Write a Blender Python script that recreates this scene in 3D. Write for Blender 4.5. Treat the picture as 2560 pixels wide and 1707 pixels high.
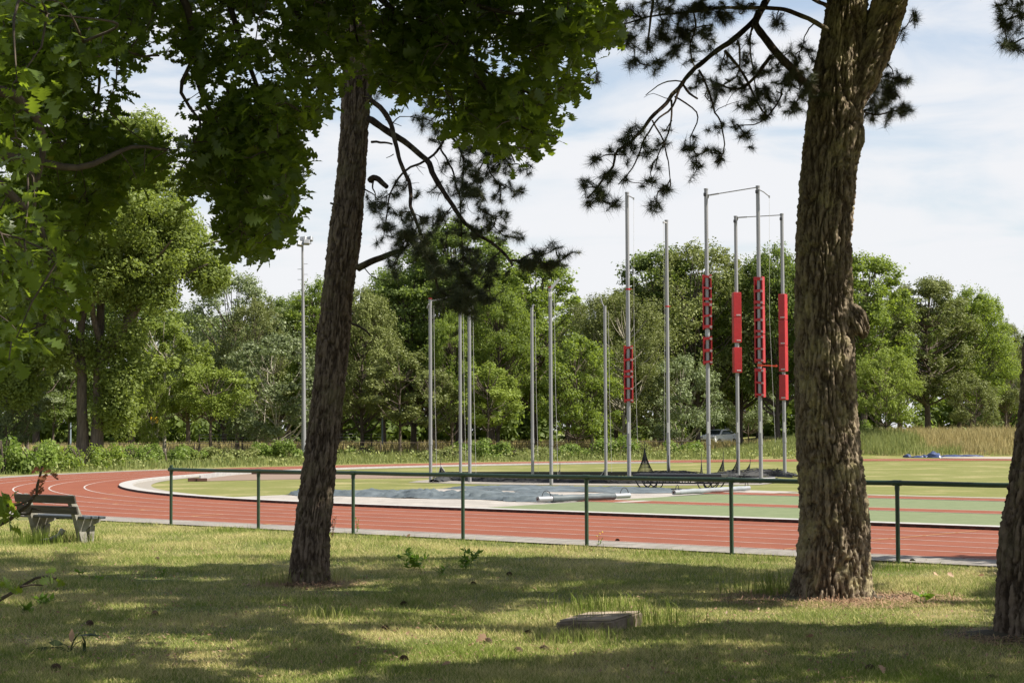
import bpy, math, random
import numpy as np
from math import sin, cos, pi, radians
from mathutils import Matrix, Vector

for o in list(bpy.data.objects): bpy.data.objects.remove(o)
random.seed(7)
RNG = np.random.default_rng(11)
SC = bpy.context.scene
COL = SC.collection

# ------------------------------------------------------------------ camera
F, PITCH, ROLL, H = 4592.9, .0476025, .0045659, 2.02056      # focal length in photo pixels, tilt, roll, eye height
cp, sp, cr, sr = cos(PITCH), sin(PITCH), cos(ROLL), sin(ROLL)
cd = bpy.data.cameras.new('camera'); cam = bpy.data.objects.new('camera', cd); COL.objects.link(cam)
r0, u0, f0 = Vector((1,0,0)), Vector((0,-sp,cp)), Vector((0,cp,sp))
rt = r0*cr - u0*sr; up = r0*sr + u0*cr
cam.matrix_world = Matrix(((rt.x,up.x,-f0.x,0),(rt.y,up.y,-f0.y,0),(rt.z,up.z,-f0.z,H),(0,0,0,1)))
cd.sensor_width = 36; cd.lens = F*36/2560; cd.clip_start = .1; cd.clip_end = 3000
SC.camera = cam

# ------------------------------------------------------------------ sky, sun, exposure
EL, AZ = radians(50), radians(9)                   # sun height; AZ = how far behind the camera's right
SUN = Vector((cos(EL)*cos(AZ), -cos(EL)*sin(AZ), sin(EL)))
SC.view_settings.view_transform = 'Standard'; SC.view_settings.look = 'None'
SC.view_settings.exposure = 1.05; SC.view_settings.gamma = 1
W = bpy.data.worlds.new('World'); SC.world = W; W.use_nodes = True
nt = W.node_tree; N = nt.nodes; L = nt.links; N.clear()
out = N.new('ShaderNodeOutputWorld'); bg = N.new('ShaderNodeBackground'); bg2 = N.new('ShaderNodeBackground'); mixs = N.new('ShaderNodeMixShader')
sky = N.new('ShaderNodeTexSky'); sky.sky_type = 'NISHITA'; sky.sun_disc = False
sky.sun_elevation = EL; sky.sun_rotation = math.atan2(SUN.x, SUN.y); sky.air_density = 1.0; sky.dust_density = 1.0
L.new(sky.outputs[0], bg.inputs[0]); bg.inputs[1].default_value = .075
tc = N.new('ShaderNodeTexCoord'); sepx = N.new('ShaderNodeSeparateXYZ'); L.new(tc.outputs['Generated'], sepx.inputs[0])
mp = N.new('ShaderNodeMapping'); mp.inputs['Scale'].default_value = (2.2, 2.2, 9.0); mp.inputs['Rotation'].default_value = (0, radians(-10), 0); mp.inputs['Location'].default_value = (.4, 1.1, .35)
L.new(tc.outputs['Generated'], mp.inputs[0])
n1 = N.new('ShaderNodeTexNoise'); n1.inputs['Scale'].default_value = 2.6; n1.inputs['Detail'].default_value = 7; n1.inputs['Roughness'].default_value = .55; n1.inputs['Distortion'].default_value = .6
L.new(mp.outputs[0], n1.inputs[0])
hz = N.new('ShaderNodeMapRange'); hz.inputs[1].default_value = .0; hz.inputs[2].default_value = .30; hz.inputs[3].default_value = .34; hz.inputs[4].default_value = -.02
L.new(sepx.outputs[2], hz.inputs[0])
ad = N.new('ShaderNodeMath'); ad.operation = 'ADD'; L.new(n1.outputs[0], ad.inputs[0]); L.new(hz.outputs[0], ad.inputs[1])
cr1 = N.new('ShaderNodeMapRange'); cr1.interpolation_type = 'SMOOTHSTEP'; cr1.inputs[1].default_value = .44; cr1.inputs[2].default_value = .74; cr1.inputs[3].default_value = .24; cr1.inputs[4].default_value = .97
L.new(ad.outputs[0], cr1.inputs[0])
bg2.inputs[0].default_value = (.945,.955,.985,1); bg2.inputs[1].default_value = .46
L.new(cr1.outputs[0], mixs.inputs[0]); L.new(bg.outputs[0], mixs.inputs[1]); L.new(bg2.outputs[0], mixs.inputs[2]); L.new(mixs.outputs[0], out.inputs[0])
sd = bpy.data.lights.new('sun', 'SUN'); sd.energy = 5.0; sd.angle = radians(.5); sd.color = (1,.93,.82)
so = bpy.data.objects.new('sun', sd); COL.objects.link(so); so.rotation_euler = (-SUN).to_track_quat('-Z','Y').to_euler()
SC.cycles.max_bounces = 6; SC.cycles.transparent_max_bounces = 8; SC.cycles.diffuse_bounces = 3; SC.cycles.glossy_bounces = 2; SC.cycles.transmission_bounces = 3
SC.cycles.use_denoising = True

# ------------------------------------------------------------------ surveying helpers (photo pixel -> place on the ground)
def ray(px, y):
    u = (px-1280)/F; v = (853.5-y)/F
    u2 = cr*u + sr*v; v2 = -sr*u + cr*v
    return np.array((u2, cp-sp*v2, sp+cp*v2))
def G(px, y, z=0.0):
    r = ray(px, y); t = (z-H)/r[2]
    return np.array((r[0]*t, r[1]*t, z))
def P(px, y, Y):
    r = ray(px, y); t = Y/r[1]
    return np.array((r[0]*t, Y, H+r[2]*t))
def px_of(p):
    p = np.atleast_2d(p); z = p[:,2]-H
    d = cp*p[:,1]+sp*z; v = (-sp*p[:,1]+cp*z)/d; u = p[:,0]/d
    return np.stack((1280+F*(cr*u-sr*v), 853.5-F*(sr*u+cr*v)), 1)
CX, CY, TH = 21.3969, 74.5084, -.7407025          # centre of the bend and direction of the straights
ct, st = cos(TH), sin(TH)
def T(a, b, z=0.0): return np.array((CX+a*ct-b*st, CY+a*st+b*ct, z))

# ------------------------------------------------------------------ object helpers
def tag(o, label=None, cat=None, group=None, kind=None):
    if label: o['label'] = label
    if cat: o['category'] = cat
    if group: o['group'] = group
    if kind: o['kind'] = kind
    return o
def thing(name, label, cat, loc=(0,0,0), group=None, rz=0):
    o = bpy.data.objects.new(name, None); COL.objects.link(o); o.location = loc; o.rotation_euler = (0,0,rz)
    o.empty_display_size = .2
    return tag(o, label, cat, group)
def link(name, me, parent=None, mat=None):
    o = bpy.data.objects.new(name, me); COL.objects.link(o)
    if parent is not None:
        o.parent = parent
        bpy.context.view_layer.update() if False else None
    if mat and not me.materials: me.materials.append(mat)
    return o
def woff(p):
    v = np.zeros(3)
    while p is not None: v += np.array(p.location); p = p.parent
    return v
def npmesh(name, V, Fs, mat, parent=None, smooth=False, rnd=None, local=False):
    """V (n,3); Fs list of int arrays (m,k). Vertices are world coordinates unless local; parent offset removed."""
    V = np.asarray(V, np.float32)
    if parent is not None and not local: V = (V - woff(parent)).astype(np.float32)
    me = bpy.data.meshes.new(name)
    me.vertices.add(len(V)); me.vertices.foreach_set('co', V.ravel())
    Fs = [np.asarray(f, np.int32) for f in Fs if len(f)]
    tot = sum(f.size for f in Fs); nf = sum(len(f) for f in Fs)
    me.loops.add(tot); me.polygons.add(nf)
    me.loops.foreach_set('vertex_index', np.concatenate([f.ravel() for f in Fs]))
    ls = np.concatenate([np.full(len(f), f.shape[1], np.int32) for f in Fs])
    me.polygons.foreach_set('loop_start', np.concatenate(([0], np.cumsum(ls)[:-1])).astype(np.int32))
    if smooth: me.polygons.foreach_set('use_smooth', np.ones(nf, bool))
    me.update(calc_edges=True)
    if rnd is not None:
        at = me.attributes.new('rnd', 'FLOAT', 'POINT'); at.data.foreach_set('value', np.asarray(rnd, np.float32))
    me.materials.append(mat)
    o = bpy.data.objects.new(name, me); COL.objects.link(o)
    if parent is not None: o.parent = parent
    return o
class MB:
    """collects boxes, tubes and faces for one mesh"""
    def __init__(s): s.v = []; s.f = []
    def add(s, V, Fc):
        n = len(s.v); s.v += [tuple(map(float, p)) for p in V]; s.f += [tuple(n+i for i in f) for f in Fc]
    def box(s, c, size, rz=0, M=None, bev=0):
        x, y, z = [q/2 for q in size]; b = bev
        if b:
            V = []
            for sz in (-1,1):
                for (sx, sy) in ((-1,-1),(1,-1),(1,1),(-1,1)):
                    V += [(sx*(x-b), sy*(y-b), sz*z), (sx*x, sy*(y-b), sz*(z-b)), (sx*(x-b), sy*y, sz*(z-b))]
            import bmesh
            bm = bmesh.new(); [bm.verts.new(q) for q in V]; bmesh.ops.convex_hull(bm, input=bm.verts[:])
            bm.verts.index_update(); V = [q.co[:] for q in bm.verts]; Fc = [[q.index for q in f.verts] for f in bm.faces]; bm.free()
        else:
            V = [(i*x,j*y,k*z) for k in (-1,1) for j in (-1,1) for i in (-1,1)]
            Fc = [(0,2,3,1),(4,5,7,6),(0,1,5,4),(2,6,7,3),(0,4,6,2),(1,3,7,5)]
        cz, sn = cos(rz), sin(rz)
        if M is None: V = [(c[0]+q[0]*cz-q[1]*sn, c[1]+q[0]*sn+q[1]*cz, c[2]+q[2]) for q in V]
        else: V = [tuple(M @ Vector(q) + Vector(c)) for q in V]
        s.add(V, Fc)
    def bar(s, a, b, w, h, bev=0):
        a = Vector(a); b = Vector(b); d = b-a; q = d.to_track_quat('X','Z').to_matrix()
        s.box((a+b)/2, (d.length, w, h), M=q, bev=bev)
    def tube(s, pts, rad, n=10, cap=True):
        V, Fc = tube_np(pts, rad, n)
        s.add(V, Fc.tolist() + ([tuple(range(n))[::-1], tuple(range(len(V)-n, len(V)))] if cap else []))
    def build(s, name, mat, parent=None, smooth=False, local=False):
        me = bpy.data.meshes.new(name); V = np.array(s.v)
        if parent is not None and not local: V = V - woff(parent)
        me.from_pydata(V.tolist(), [], s.f); me.materials.append(mat)
        if smooth:
            me.polygons.foreach_set('use_smooth', [True]*len(me.polygons))
            try: me.set_sharp_from_angle(angle=radians(40))
            except Exception: pass
        o = bpy.data.objects.new(name, me); COL.objects.link(o)
        if parent is not None: o.parent = parent
        return o
def tube_np(pts, rad, n=6):
    pts = np.asarray(pts, float); m = len(pts)
    rad = np.full(m, rad) if np.isscalar(rad) else np.asarray(rad, float)
    t = np.gradient(pts, axis=0); t /= np.linalg.norm(t, axis=1)[:,None]+1e-9
    nrm = np.zeros((m,3)); a = np.array((0,0,1.)) if abs(t[0,2]) < .9 else np.array((0,1.,0))
    nrm[0] = np.cross(t[0], a); nrm[0] /= np.linalg.norm(nrm[0])
    for i in range(1, m):
        q = nrm[i-1] - t[i]*np.dot(nrm[i-1], t[i]); nrm[i] = q/(np.linalg.norm(q)+1e-9)
    bi = np.cross(t, nrm); an = np.arange(n)*2*pi/n
    V = pts[:,None] + rad[:,None,None]*(np.cos(an)[None,:,None]*nrm[:,None] + np.sin(an)[None,:,None]*bi[:,None])
    i = np.arange(m-1)[:,None]*n; j = np.arange(n)[None]; k = (j+1)%n
    Fq = np.stack((i+j, i+k, i+n+k, i+n+j), -1).reshape(-1,4)
    return V.reshape(-1,3), Fq
def smooth_path(pts, step=.12):
    pts = np.asarray(pts, float)
    if len(pts) < 3: 
        k = max(2, int(np.linalg.norm(pts[-1]-pts[0])/step)); tt = np.linspace(0,1,k+1)[:,None]; return pts[0]*(1-tt)+pts[-1]*tt
    q = np.vstack((2*pts[0]-pts[1], pts, 2*pts[-1]-pts[-2])); o = []
    for i in range(1, len(q)-2):
        k = max(1, int(np.linalg.norm(q[i+1]-q[i])/step))
        for t in np.arange(k)/k:
            o.append(.5*((2*q[i])+(-q[i-1]+q[i+1])*t+(2*q[i-1]-5*q[i]+4*q[i+1]-q[i+2])*t*t+(-q[i-1]+3*q[i]-3*q[i+1]+q[i+2])*t**3))
    o.append(pts[-1]); return np.array(o)
class TB:
    """collects numpy tubes"""
    def __init__(s): s.V = []; s.F = []; s.n = 0
    def tube(s, pts, rad, n=5):
        V, Fq = tube_np(pts, rad, n); s.V.append(V); s.F.append(Fq+s.n); s.n += len(V)
    def build(s, name, mat, parent=None, smooth=True):
        return npmesh(name, np.vstack(s.V), [np.vstack(s.F)], mat, parent, smooth)
def hsh(i, j, k, s=0):
    n = (i*374761393 + j*668265263 + k*2147483647 + s*974711) & 0x7fffffff
    n = ((n ^ (n >> 13))*1274126177) & 0x7fffffff
    return ((n ^ (n >> 16)) & 0xffff)/65535.0
def vnoise(p, s=0):
    p = np.asarray(p, float); f = np.floor(p).astype(np.int64); t = p-f; t = t*t*(3-2*t); r = 0
    for dx in (0,1):
        for dy in (0,1):
            for dz in (0,1):
                w = (t[:,0] if dx else 1-t[:,0])*(t[:,1] if dy else 1-t[:,1])*(t[:,2] if dz else 1-t[:,2])
                r = r + w*hsh(f[:,0]+dx, f[:,1]+dy, f[:,2]+dz, s)
    return r
def fbm(p, oc=4, s=0):
    r = 0; a = .5; p = np.asarray(p, float)
    for i in range(oc): r = r + a*vnoise(p*(2**i), s+i); a *= .5
    return r

# ------------------------------------------------------------------ materials
def mat(name, col=(.5,.5,.5), rough=.8, metal=0, spec=.5):
    m = bpy.data.materials.new(name); m.use_nodes = True; b = m.node_tree.nodes['Principled BSDF']
    b.inputs['Base Color'].default_value = (*col,1); b.inputs['Roughness'].default_value = rough; b.inputs['Metallic'].default_value = metal
    b.inputs['Specular IOR Level'].default_value = spec
    return m
def nodes(m): return m.node_tree.nodes, m.node_tree.links, m.node_tree.nodes['Principled BSDF']
def noise_mat(name, cols, scale=5, detail=6, rough=.85, bump=0, bscale=None, stretch=(1,1,1), metal=0, spec=.3, rgh=.6, fine=0):
    """cols: list of (pos, colour) for a noise-driven ramp, object space"""
    m = mat(name, cols[0][1], rough, metal, spec); n, l, b = nodes(m)
    tcn = n.new('ShaderNodeTexCoord'); mpn = n.new('ShaderNodeMapping'); mpn.inputs['Scale'].default_value = stretch; l.new(tcn.outputs['Object'], mpn.inputs[0])
    no = n.new('ShaderNodeTexNoise'); no.inputs['Scale'].default_value = scale; no.inputs['Detail'].default_value = detail; no.inputs['Roughness'].default_value = rgh
    l.new(mpn.outputs[0], no.inputs[0]); src = no.outputs[0]
    if fine:
        n2 = n.new('ShaderNodeTexNoise'); n2.inputs['Scale'].default_value = fine; n2.inputs['Detail'].default_value = 3; l.new(mpn.outputs[0], n2.inputs[0])
        mx = n.new('ShaderNodeMix'); mx.inputs[0].default_value = .45; l.new(no.outputs[0], mx.inputs[2]); l.new(n2.outputs[0], mx.inputs[3]); src = mx.outputs[0]
    rp = n.new('ShaderNodeValToRGB'); e = rp.color_ramp.elements
    while len(e) < len(cols): e.new(.5)
    for k, (ps, c) in enumerate(cols): e[k].position = ps; e[k].color = (*c,1)
    l.new(src, rp.inputs[0]); l.new(rp.outputs[0], b.inputs['Base Color'])
    if bump:
        n3 = n.new('ShaderNodeTexNoise'); n3.inputs['Scale'].default_value = bscale or scale*4; n3.inputs['Detail'].default_value = 5; l.new(mpn.outputs[0], n3.inputs[0])
        bp = n.new('ShaderNodeBump'); bp.inputs['Strength'].default_value = bump; bp.inputs['Distance'].default_value = .02; l.new(n3.outputs[0], bp.inputs['Height']); l.new(bp.outputs[0], b.inputs['Normal'])
    return m
def leaf_mat(name, c1, c2, trans, tw=.4, rough=.55, c3=None, spec=.35, patch=0):
    """per-leaf colour from the rnd attribute, light coming through the leaf"""
    m = mat(name, c1, rough, 0, spec); n, l, b = nodes(m)
    at = n.new('ShaderNodeAttribute'); at.attribute_name = 'rnd'; oi = n.new('ShaderNodeObjectInfo')
    rp = n.new('ShaderNodeValToRGB'); e = rp.color_ramp.elements; e[0].color = (*c1,1); e[1].color = (*c2,1); e[1].position = .93 if c3 else 1
    if c3: q = e.new(1.0); q.color = (*c3,1)
    l.new(at.outputs['Fac'], rp.inputs[0])
    hs = n.new('ShaderNodeHueSaturation'); mr = n.new('ShaderNodeMapRange'); mr.inputs[3].default_value = .82; mr.inputs[4].default_value = 1.2
    l.new(oi.outputs['Random'], mr.inputs[0]); l.new(mr.outputs[0], hs.inputs['Value'])
    l.new(rp.outputs[0], hs.inputs['Color']); l.new(hs.outputs[0], b.inputs['Base Color'])
    tr = n.new('ShaderNodeBsdfTranslucent')
    mm = n.new('ShaderNodeMix'); mm.data_type = 'RGBA'; mm.blend_type = 'MULTIPLY'; mm.inputs[0].default_value = .0
    mm.inputs[6].default_value = (*trans,1); l.new(mm.outputs[2], tr.inputs[0])
    mx = n.new('ShaderNodeMixShader'); mx.inputs[0].default_value = tw
    l.new(b.outputs[0], mx.inputs[1]); l.new(tr.outputs[0], mx.inputs[2]); l.new(mx.outputs[0], n['Material Output'].inputs[0])
    return m
def grass_mat(name, green, green2, straw, amount=.5, scale=.5, rndw=.35, trans=.25, cov=(.42,.66), rough=.8, fine=0):
    """green to straw by patches in the lawn (world position) and by blade"""
    m = mat(name, green, rough, 0, .15); n, l, b = nodes(m)
    ge = n.new('ShaderNodeNewGeometry'); at = n.new('ShaderNodeAttribute'); at.attribute_name = 'rnd'
    n1 = n.new('ShaderNodeTexNoise'); n1.inputs['Scale'].default_value = scale; n1.inputs['Detail'].default_value = 5; n1.inputs['Roughness'].default_value = .62; l.new(ge.outputs['Position'], n1.inputs[0])
    n2 = n.new('ShaderNodeTexNoise'); n2.inputs['Scale'].default_value = scale*5.3; n2.inputs['Detail'].default_value = 4; l.new(ge.outputs['Position'], n2.inputs[0])
    a1 = n.new('ShaderNodeMath'); a1.operation = 'MULTIPLY_ADD'; l.new(at.outputs['Fac'], a1.inputs[0]); a1.inputs[1].default_value = rndw; l.new(n1.outputs[0], a1.inputs[2])
    if fine:
        n3 = n.new('ShaderNodeTexNoise'); n3.inputs['Scale'].default_value = fine; n3.inputs['Detail'].default_value = 2; l.new(ge.outputs['Position'], n3.inputs[0])
        a2 = n.new('ShaderNodeMath'); a2.operation = 'MULTIPLY_ADD'; l.new(n3.outputs[0], a2.inputs[0]); a2.inputs[1].default_value = .35; l.new(a1.outputs[0], a2.inputs[2])
        a3 = n.new('ShaderNodeMath'); a3.operation = 'SUBTRACT'; l.new(a2.outputs[0], a3.inputs[0]); a3.inputs[1].default_value = .17; a1 = a3
    mr = n.new('ShaderNodeMapRange'); mr.interpolation_type = 'SMOOTHSTEP'; mr.inputs[1].default_value = cov[0]; mr.inputs[2].default_value = cov[1]; mr.inputs[3].default_value = 0; mr.inputs[4].default_value = amount; l.new(a1.outputs[0], mr.inputs[0])
    g = n.new('ShaderNodeMix'); g.data_type = 'RGBA'; g.inputs[6].default_value = (*green,1); g.inputs[7].default_value = (*green2,1); l.new(n2.outputs[0], g.inputs[0])
    c = n.new('ShaderNodeMix'); c.data_type = 'RGBA'; l.new(mr.outputs[0], c.inputs[0]); l.new(g.outputs[2], c.inputs[6]); c.inputs[7].default_value = (*straw,1)
    l.new(c.outputs[2], b.inputs['Base Color'])
    if trans:
        tr = n.new('ShaderNodeBsdfTranslucent'); l.new(c.outputs[2], tr.inputs[0]); mx = n.new('ShaderNodeMixShader'); mx.inputs[0].default_value = trans
        l.new(b.outputs[0], mx.inputs[1]); l.new(tr.outputs[0], mx.inputs[2]); l.new(mx.outputs[0], n['Material Output'].inputs[0])
    return m
GREEN, GREEN2, STRAW = (.118,.185,.022), (.205,.262,.046), (.60,.52,.25)
M = {}
M['lawn'] = grass_mat('lawn_soil', (.085,.10,.028), (.12,.13,.04), (.26,.21,.10), .7, .5, 0, 0)
M['blade'] = grass_mat('grass_blades', GREEN, GREEN2, STRAW, .88, .5, .46, .3, (.57,.92))
M['infield'] = grass_mat('infield_grass', (.092,.112,.026), (.172,.168,.056), (.28,.24,.12), .7, .35, 0, 0, (.48,.70), .95, fine=9)
M['verge'] = grass_mat('verge_grass', (.090,.115,.022), (.15,.155,.042), (.24,.20,.095), .8, .4, 0, 0, (.42,.62), .95, fine=6)
M['turf'] = noise_mat('artificial_turf', [(.3,(.090,.118,.052)),(.5,(.120,.148,.070)),(.7,(.155,.178,.090))], 2.5, 6, .9, fine=25, stretch=(1,1,1))
M['track'] = noise_mat('red_rubber', [(.25,(.128,.037,.020)),(.5,(.180,.054,.027)),(.75,(.225,.080,.044))], .55, 9, .85, .3, 150, spec=.25, fine=40)
M['paint'] = noise_mat('white_line_paint', [(.3,(.27,.22,.20)),(.6,(.40,.37,.345))], 3, 4, .7)
M['yellow_paint'] = mat('yellow_line_paint', (.40,.22,.07), .7)
def paver_mat(name, c1, c2, mortar, sx, sz, rot):
    m = mat(name, c1, .85, 0, .25); n, l, b = nodes(m)
    tcn = n.new('ShaderNodeTexCoord'); mpn = n.new('ShaderNodeMapping'); mpn.inputs['Rotation'].default_value = (0,0,rot); l.new(tcn.outputs['Object'], mpn.inputs[0])
    br = n.new('ShaderNodeTexBrick'); br.inputs['Scale'].default_value = 1; br.inputs['Brick Width'].default_value = sx; br.inputs['Row Height'].default_value = sz; br.inputs['Mortar Size'].default_value = .012
    br.inputs['Color1'].default_value = (*c1,1); br.inputs['Color2'].default_value = (*c2,1); br.inputs['Mortar'].default_value = (*mortar,1); l.new(mpn.outputs[0], br.inputs[0])
    no = n.new('ShaderNodeTexNoise'); no.inputs['Scale'].default_value = 1.4; no.inputs['Detail'].default_value = 7; l.new(tcn.outputs['Object'], no.inputs[0])
    mr = n.new('ShaderNodeMapRange'); mr.inputs[1].default_value = .3; mr.inputs[2].default_value = .7; mr.inputs[3].default_value = .78; mr.inputs[4].default_value = 1.1; l.new(no.outputs[0], mr.inputs[0])
    hs = n.new('ShaderNodeHueSaturation'); l.new(mr.outputs[0], hs.inputs['Value']); l.new(br.outputs[0], hs.inputs['Color']); l.new(hs.outputs[0], b.inputs['Base Color'])
    return m
M['paving'] = paver_mat('pale_paving', (.32,.295,.265), (.285,.265,.240), (.18,.165,.145), .6, .3, -TH)
M['edging'] = paver_mat('grey_edging', (.245,.225,.200), (.205,.190,.170), (.11,.105,.085), .3, .3, -TH)
M['kerb'] = noise_mat('pale_kerb_stone', [(.3,(.27,.26,.245)),(.7,(.36,.35,.335))], 4, 5, .8)
M['kerbface'] = noise_mat('rusty_kerb_face', [(.3,(.070,.032,.025)),(.7,(.11,.055,.042))], 6, 5, .85)
M['slot'] = mat('drain_slot_black', (.012,.010,.010), .9)
M['gravel'] = noise_mat('pale_gravel', [(.3,(.16,.14,.115)),(.5,(.23,.21,.18)),(.7,(.29,.27,.24))], 12, 6, .9, fine=60)
M['cinder'] = noise_mat('reddish_grit', [(.3,(.155,.110,.082)),(.7,(.205,.152,.118))], 1.5, 6, .95, fine=30)
M['sand'] = noise_mat('pale_sand', [(.3,(.25,.22,.17)),(.7,(.32,.29,.24))], 3, 6, .95)
M['steel'] = noise_mat('galvanised_steel', [(.3,(.23,.23,.235)),(.7,(.29,.29,.295))], 3, 5, .5, stretch=(1,1,.2), metal=.35, spec=.5)
M['alu'] = mat('bright_aluminium', (.30,.31,.32), .45, .5)
M['redpad'] = noise_mat('red_vinyl', [(.3,(.29,.006,.009)),(.7,(.37,.010,.012))], 3, 4, .42, .25, 9, spec=.5)
M['redstrap'] = mat('red_strap', (.36,.010,.012), .5)
M['velcro'] = mat('pale_strap_end', (.42,.30,.29), .7)
M['white'] = mat('white_label', (.5,.5,.49), .6)
M['orange'] = mat('orange_plastic', (.5,.05,.012), .5)
M['greenpaint'] = noise_mat('green_railing_paint', [(.3,(.014,.036,.017)),(.62,(.022,.050,.024)),(.72,(.05,.055,.03))], 9, 7, .42, spec=.5)
M['black'] = mat('black_steel', (.02,.02,.022), .45)
M['net'] = mat('black_netting', (.018,.019,.020), .8)
M['netgrey'] = mat('grey_rope', (.45,.44,.42), .8)
M['tarp'] = noise_mat('grey_green_windscreen', [(.3,(.038,.050,.055)),(.5,(.072,.090,.098)),(.7,(.115,.138,.150))], 1.1, 6, .55, .5, 6, stretch=(1,1,1), spec=.4)
M['tarpblue'] = noise_mat('blue_tarpaulin', [(.3,(.02,.03,.085)),(.6,(.05,.07,.16)),(.8,(.22,.25,.34))], 1.6, 6, .35, .6, 5, spec=.6)
M['concrete'] = noise_mat('mossy_concrete', [(.3,(.13,.12,.09)),(.5,(.22,.21,.175)),(.7,(.28,.27,.24))], 6, 7, .9, .5, 40)
M['wood'] = noise_mat('dark_weathered_wood', [(.3,(.022,.019,.015)),(.55,(.052,.043,.033)),(.75,(.11,.092,.072))], 7, 6, .6, .5, 60, stretch=(.25,4,4), spec=.45)
M['seatwood'] = noise_mat('blue_black_seat_wood', [(.3,(.016,.021,.026)),(.7,(.045,.055,.062))], 6, 6, .4, .3, 50, stretch=(.25,4,4), spec=.6)
M['bark_far'] = noise_mat('far_bark', [(.3,(.060,.046,.036)),(.7,(.15,.12,.095))], 3, 6, .95, .8, 12, stretch=(3,3,.6))
M['bark_pale'] = noise_mat('pale_far_bark', [(.3,(.20,.18,.13)),(.7,(.40,.37,.30))], 3, 6, .95, stretch=(3,3,.8))
M['twig'] = noise_mat('dark_twig', [(.3,(.045,.035,.026)),(.7,(.10,.078,.058))], 20, 4, .9)
def bark_mat(name, c_in, c_mid, c_out, lich):
    m = mat(name, c_mid, .93, 0, .12); n, l, b = nodes(m)
    at = n.new('ShaderNodeAttribute'); at.attribute_name = 'rnd'
    tcn = n.new('ShaderNodeTexCoord'); mpn = n.new('ShaderNodeMapping'); mpn.inputs['Scale'].default_value = (1,1,.35); l.new(tcn.outputs['Object'], mpn.inputs[0])
    no = n.new('ShaderNodeTexNoise'); no.inputs['Scale'].default_value = 22; no.inputs['Detail'].default_value = 8; no.inputs['Roughness'].default_value = .7; l.new(mpn.outputs[0], no.inputs[0])
    a = n.new('ShaderNodeMath'); a.operation = 'MULTIPLY_ADD'; l.new(at.outputs['Fac'], a.inputs[0]); a.inputs[1].default_value = .35; l.new(no.outputs[0], a.inputs[2])
    rp = n.new('ShaderNodeValToRGB'); e = rp.color_ramp.elements; e[0].position = .42; e[0].color = (*c_in,1); e[1].position = .92; e[1].color = (*c_out,1); q = e.new(.64); q.color = (*c_mid,1)
    l.new(a.outputs[0], rp.inputs[0])
    n2 = n.new('ShaderNodeTexNoise'); n2.inputs['Scale'].default_value = 2.3; n2.inputs['Detail'].default_value = 8; n2.inputs['Roughness'].default_value = .75; l.new(tcn.outputs['Object'], n2.inputs[0])
    mr = n.new('ShaderNodeMapRange'); mr.inputs[1].default_value = .50; mr.inputs[2].default_value = .62; mr.inputs[4].default_value = .7; l.new(n2.outputs[0], mr.inputs[0])
    mx = n.new('ShaderNodeMix'); mx.data_type = 'RGBA'; l.new(mr.outputs[0], mx.inputs[0]); l.new(rp.outputs[0], mx.inputs[6]); mx.inputs[7].default_value = (*lich,1); l.new(mx.outputs[2], b.inputs['Base Color'])
    bp = n.new('ShaderNodeBump'); bp.inputs['Strength'].default_value = .9; bp.inputs['Distance'].default_value = .012; l.new(no.outputs[0], bp.inputs['Height']); l.new(bp.outputs[0], b.inputs['Normal'])
    return m
M['bark'] = bark_mat('pine_bark', (.022,.016,.012), (.068,.050,.038), (.19,.148,.115), (.15,.13,.08))
M['bark2'] = bark_mat('pine_bark_lichen', (.026,.019,.013), (.098,.074,.052), (.27,.22,.155), (.35,.31,.165))
M['needle'] = leaf_mat('pine_needles', (.034,.044,.020), (.092,.102,.046), (.07,.10,.03), .15, .5, (.14,.10,.045))
M['oakleaf'] = leaf_mat('oak_leaves', (.036,.064,.010), (.080,.122,.018), (.24,.33,.022), .52, .42, (.20,.13,.02), .45)
M['crownleaf'] = leaf_mat('shade_crown_leaves', (.030,.060,.014), (.060,.100,.022), (.06,.11,.015), .22, .6)  # leaves of the unseen crowns added to cast shade
M['sprig'] = leaf_mat('seedling_leaves', (.09,.17,.02), (.16,.27,.03), (.20,.33,.03), .4)
M['redleaf'] = leaf_mat('rusty_leaves', (.16,.05,.025), (.26,.10,.04), (.3,.1,.04), .3)
M['deadleaf'] = leaf_mat('dry_leaves', (.20,.11,.06), (.42,.28,.18), (.3,.16,.08), .2)
M['cone'] = noise_mat('pine_cone', [(.3,(.035,.024,.018)),(.7,(.14,.09,.06))], 60, 4, .9)
M['straw'] = mat('pine_straw', (.30,.185,.11), .9)
LM = {}
LM['oak'] = leaf_mat('tree_leaves_green', (.098,.132,.026), (.190,.232,.056), (.27,.34,.045), .46, .6)
LM['dark'] = leaf_mat('tree_leaves_dark', (.076,.114,.025), (.152,.198,.050), (.21,.29,.040), .44, .6)
LM['maple'] = leaf_mat('tree_leaves_maple', (.100,.148,.024), (.195,.250,.050), (.28,.37,.042), .46, .6)
LM['yellow'] = leaf_mat('tree_leaves_yellowish', (.13,.18,.028), (.24,.29,.055), (.28,.36,.05), .38, .6)
LM['pale'] = leaf_mat('tree_leaves_greyish', (.115,.150,.062), (.225,.265,.125), (.20,.26,.08), .28, .55)
LM['olive'] = leaf_mat('tree_leaves_olive', (.110,.135,.035), (.200,.220,.070), (.20,.24,.05), .3, .6)
LM['bush'] = leaf_mat('bush_leaves', (.095,.145,.022), (.20,.26,.050), (.22,.34,.05), .35, .55)
LM['weed'] = leaf_mat('weed_leaves', (.13,.17,.045), (.27,.28,.10), (.25,.29,.07), .3, .7)
M['hay'] = leaf_mat('tall_dry_grass', (.20,.185,.065), (.50,.42,.20), (.42,.34,.15), .35, .8)
M['haygreen'] = leaf_mat('tall_green_grass', (.115,.155,.040), (.25,.27,.095), (.25,.28,.08), .35, .8)
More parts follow.
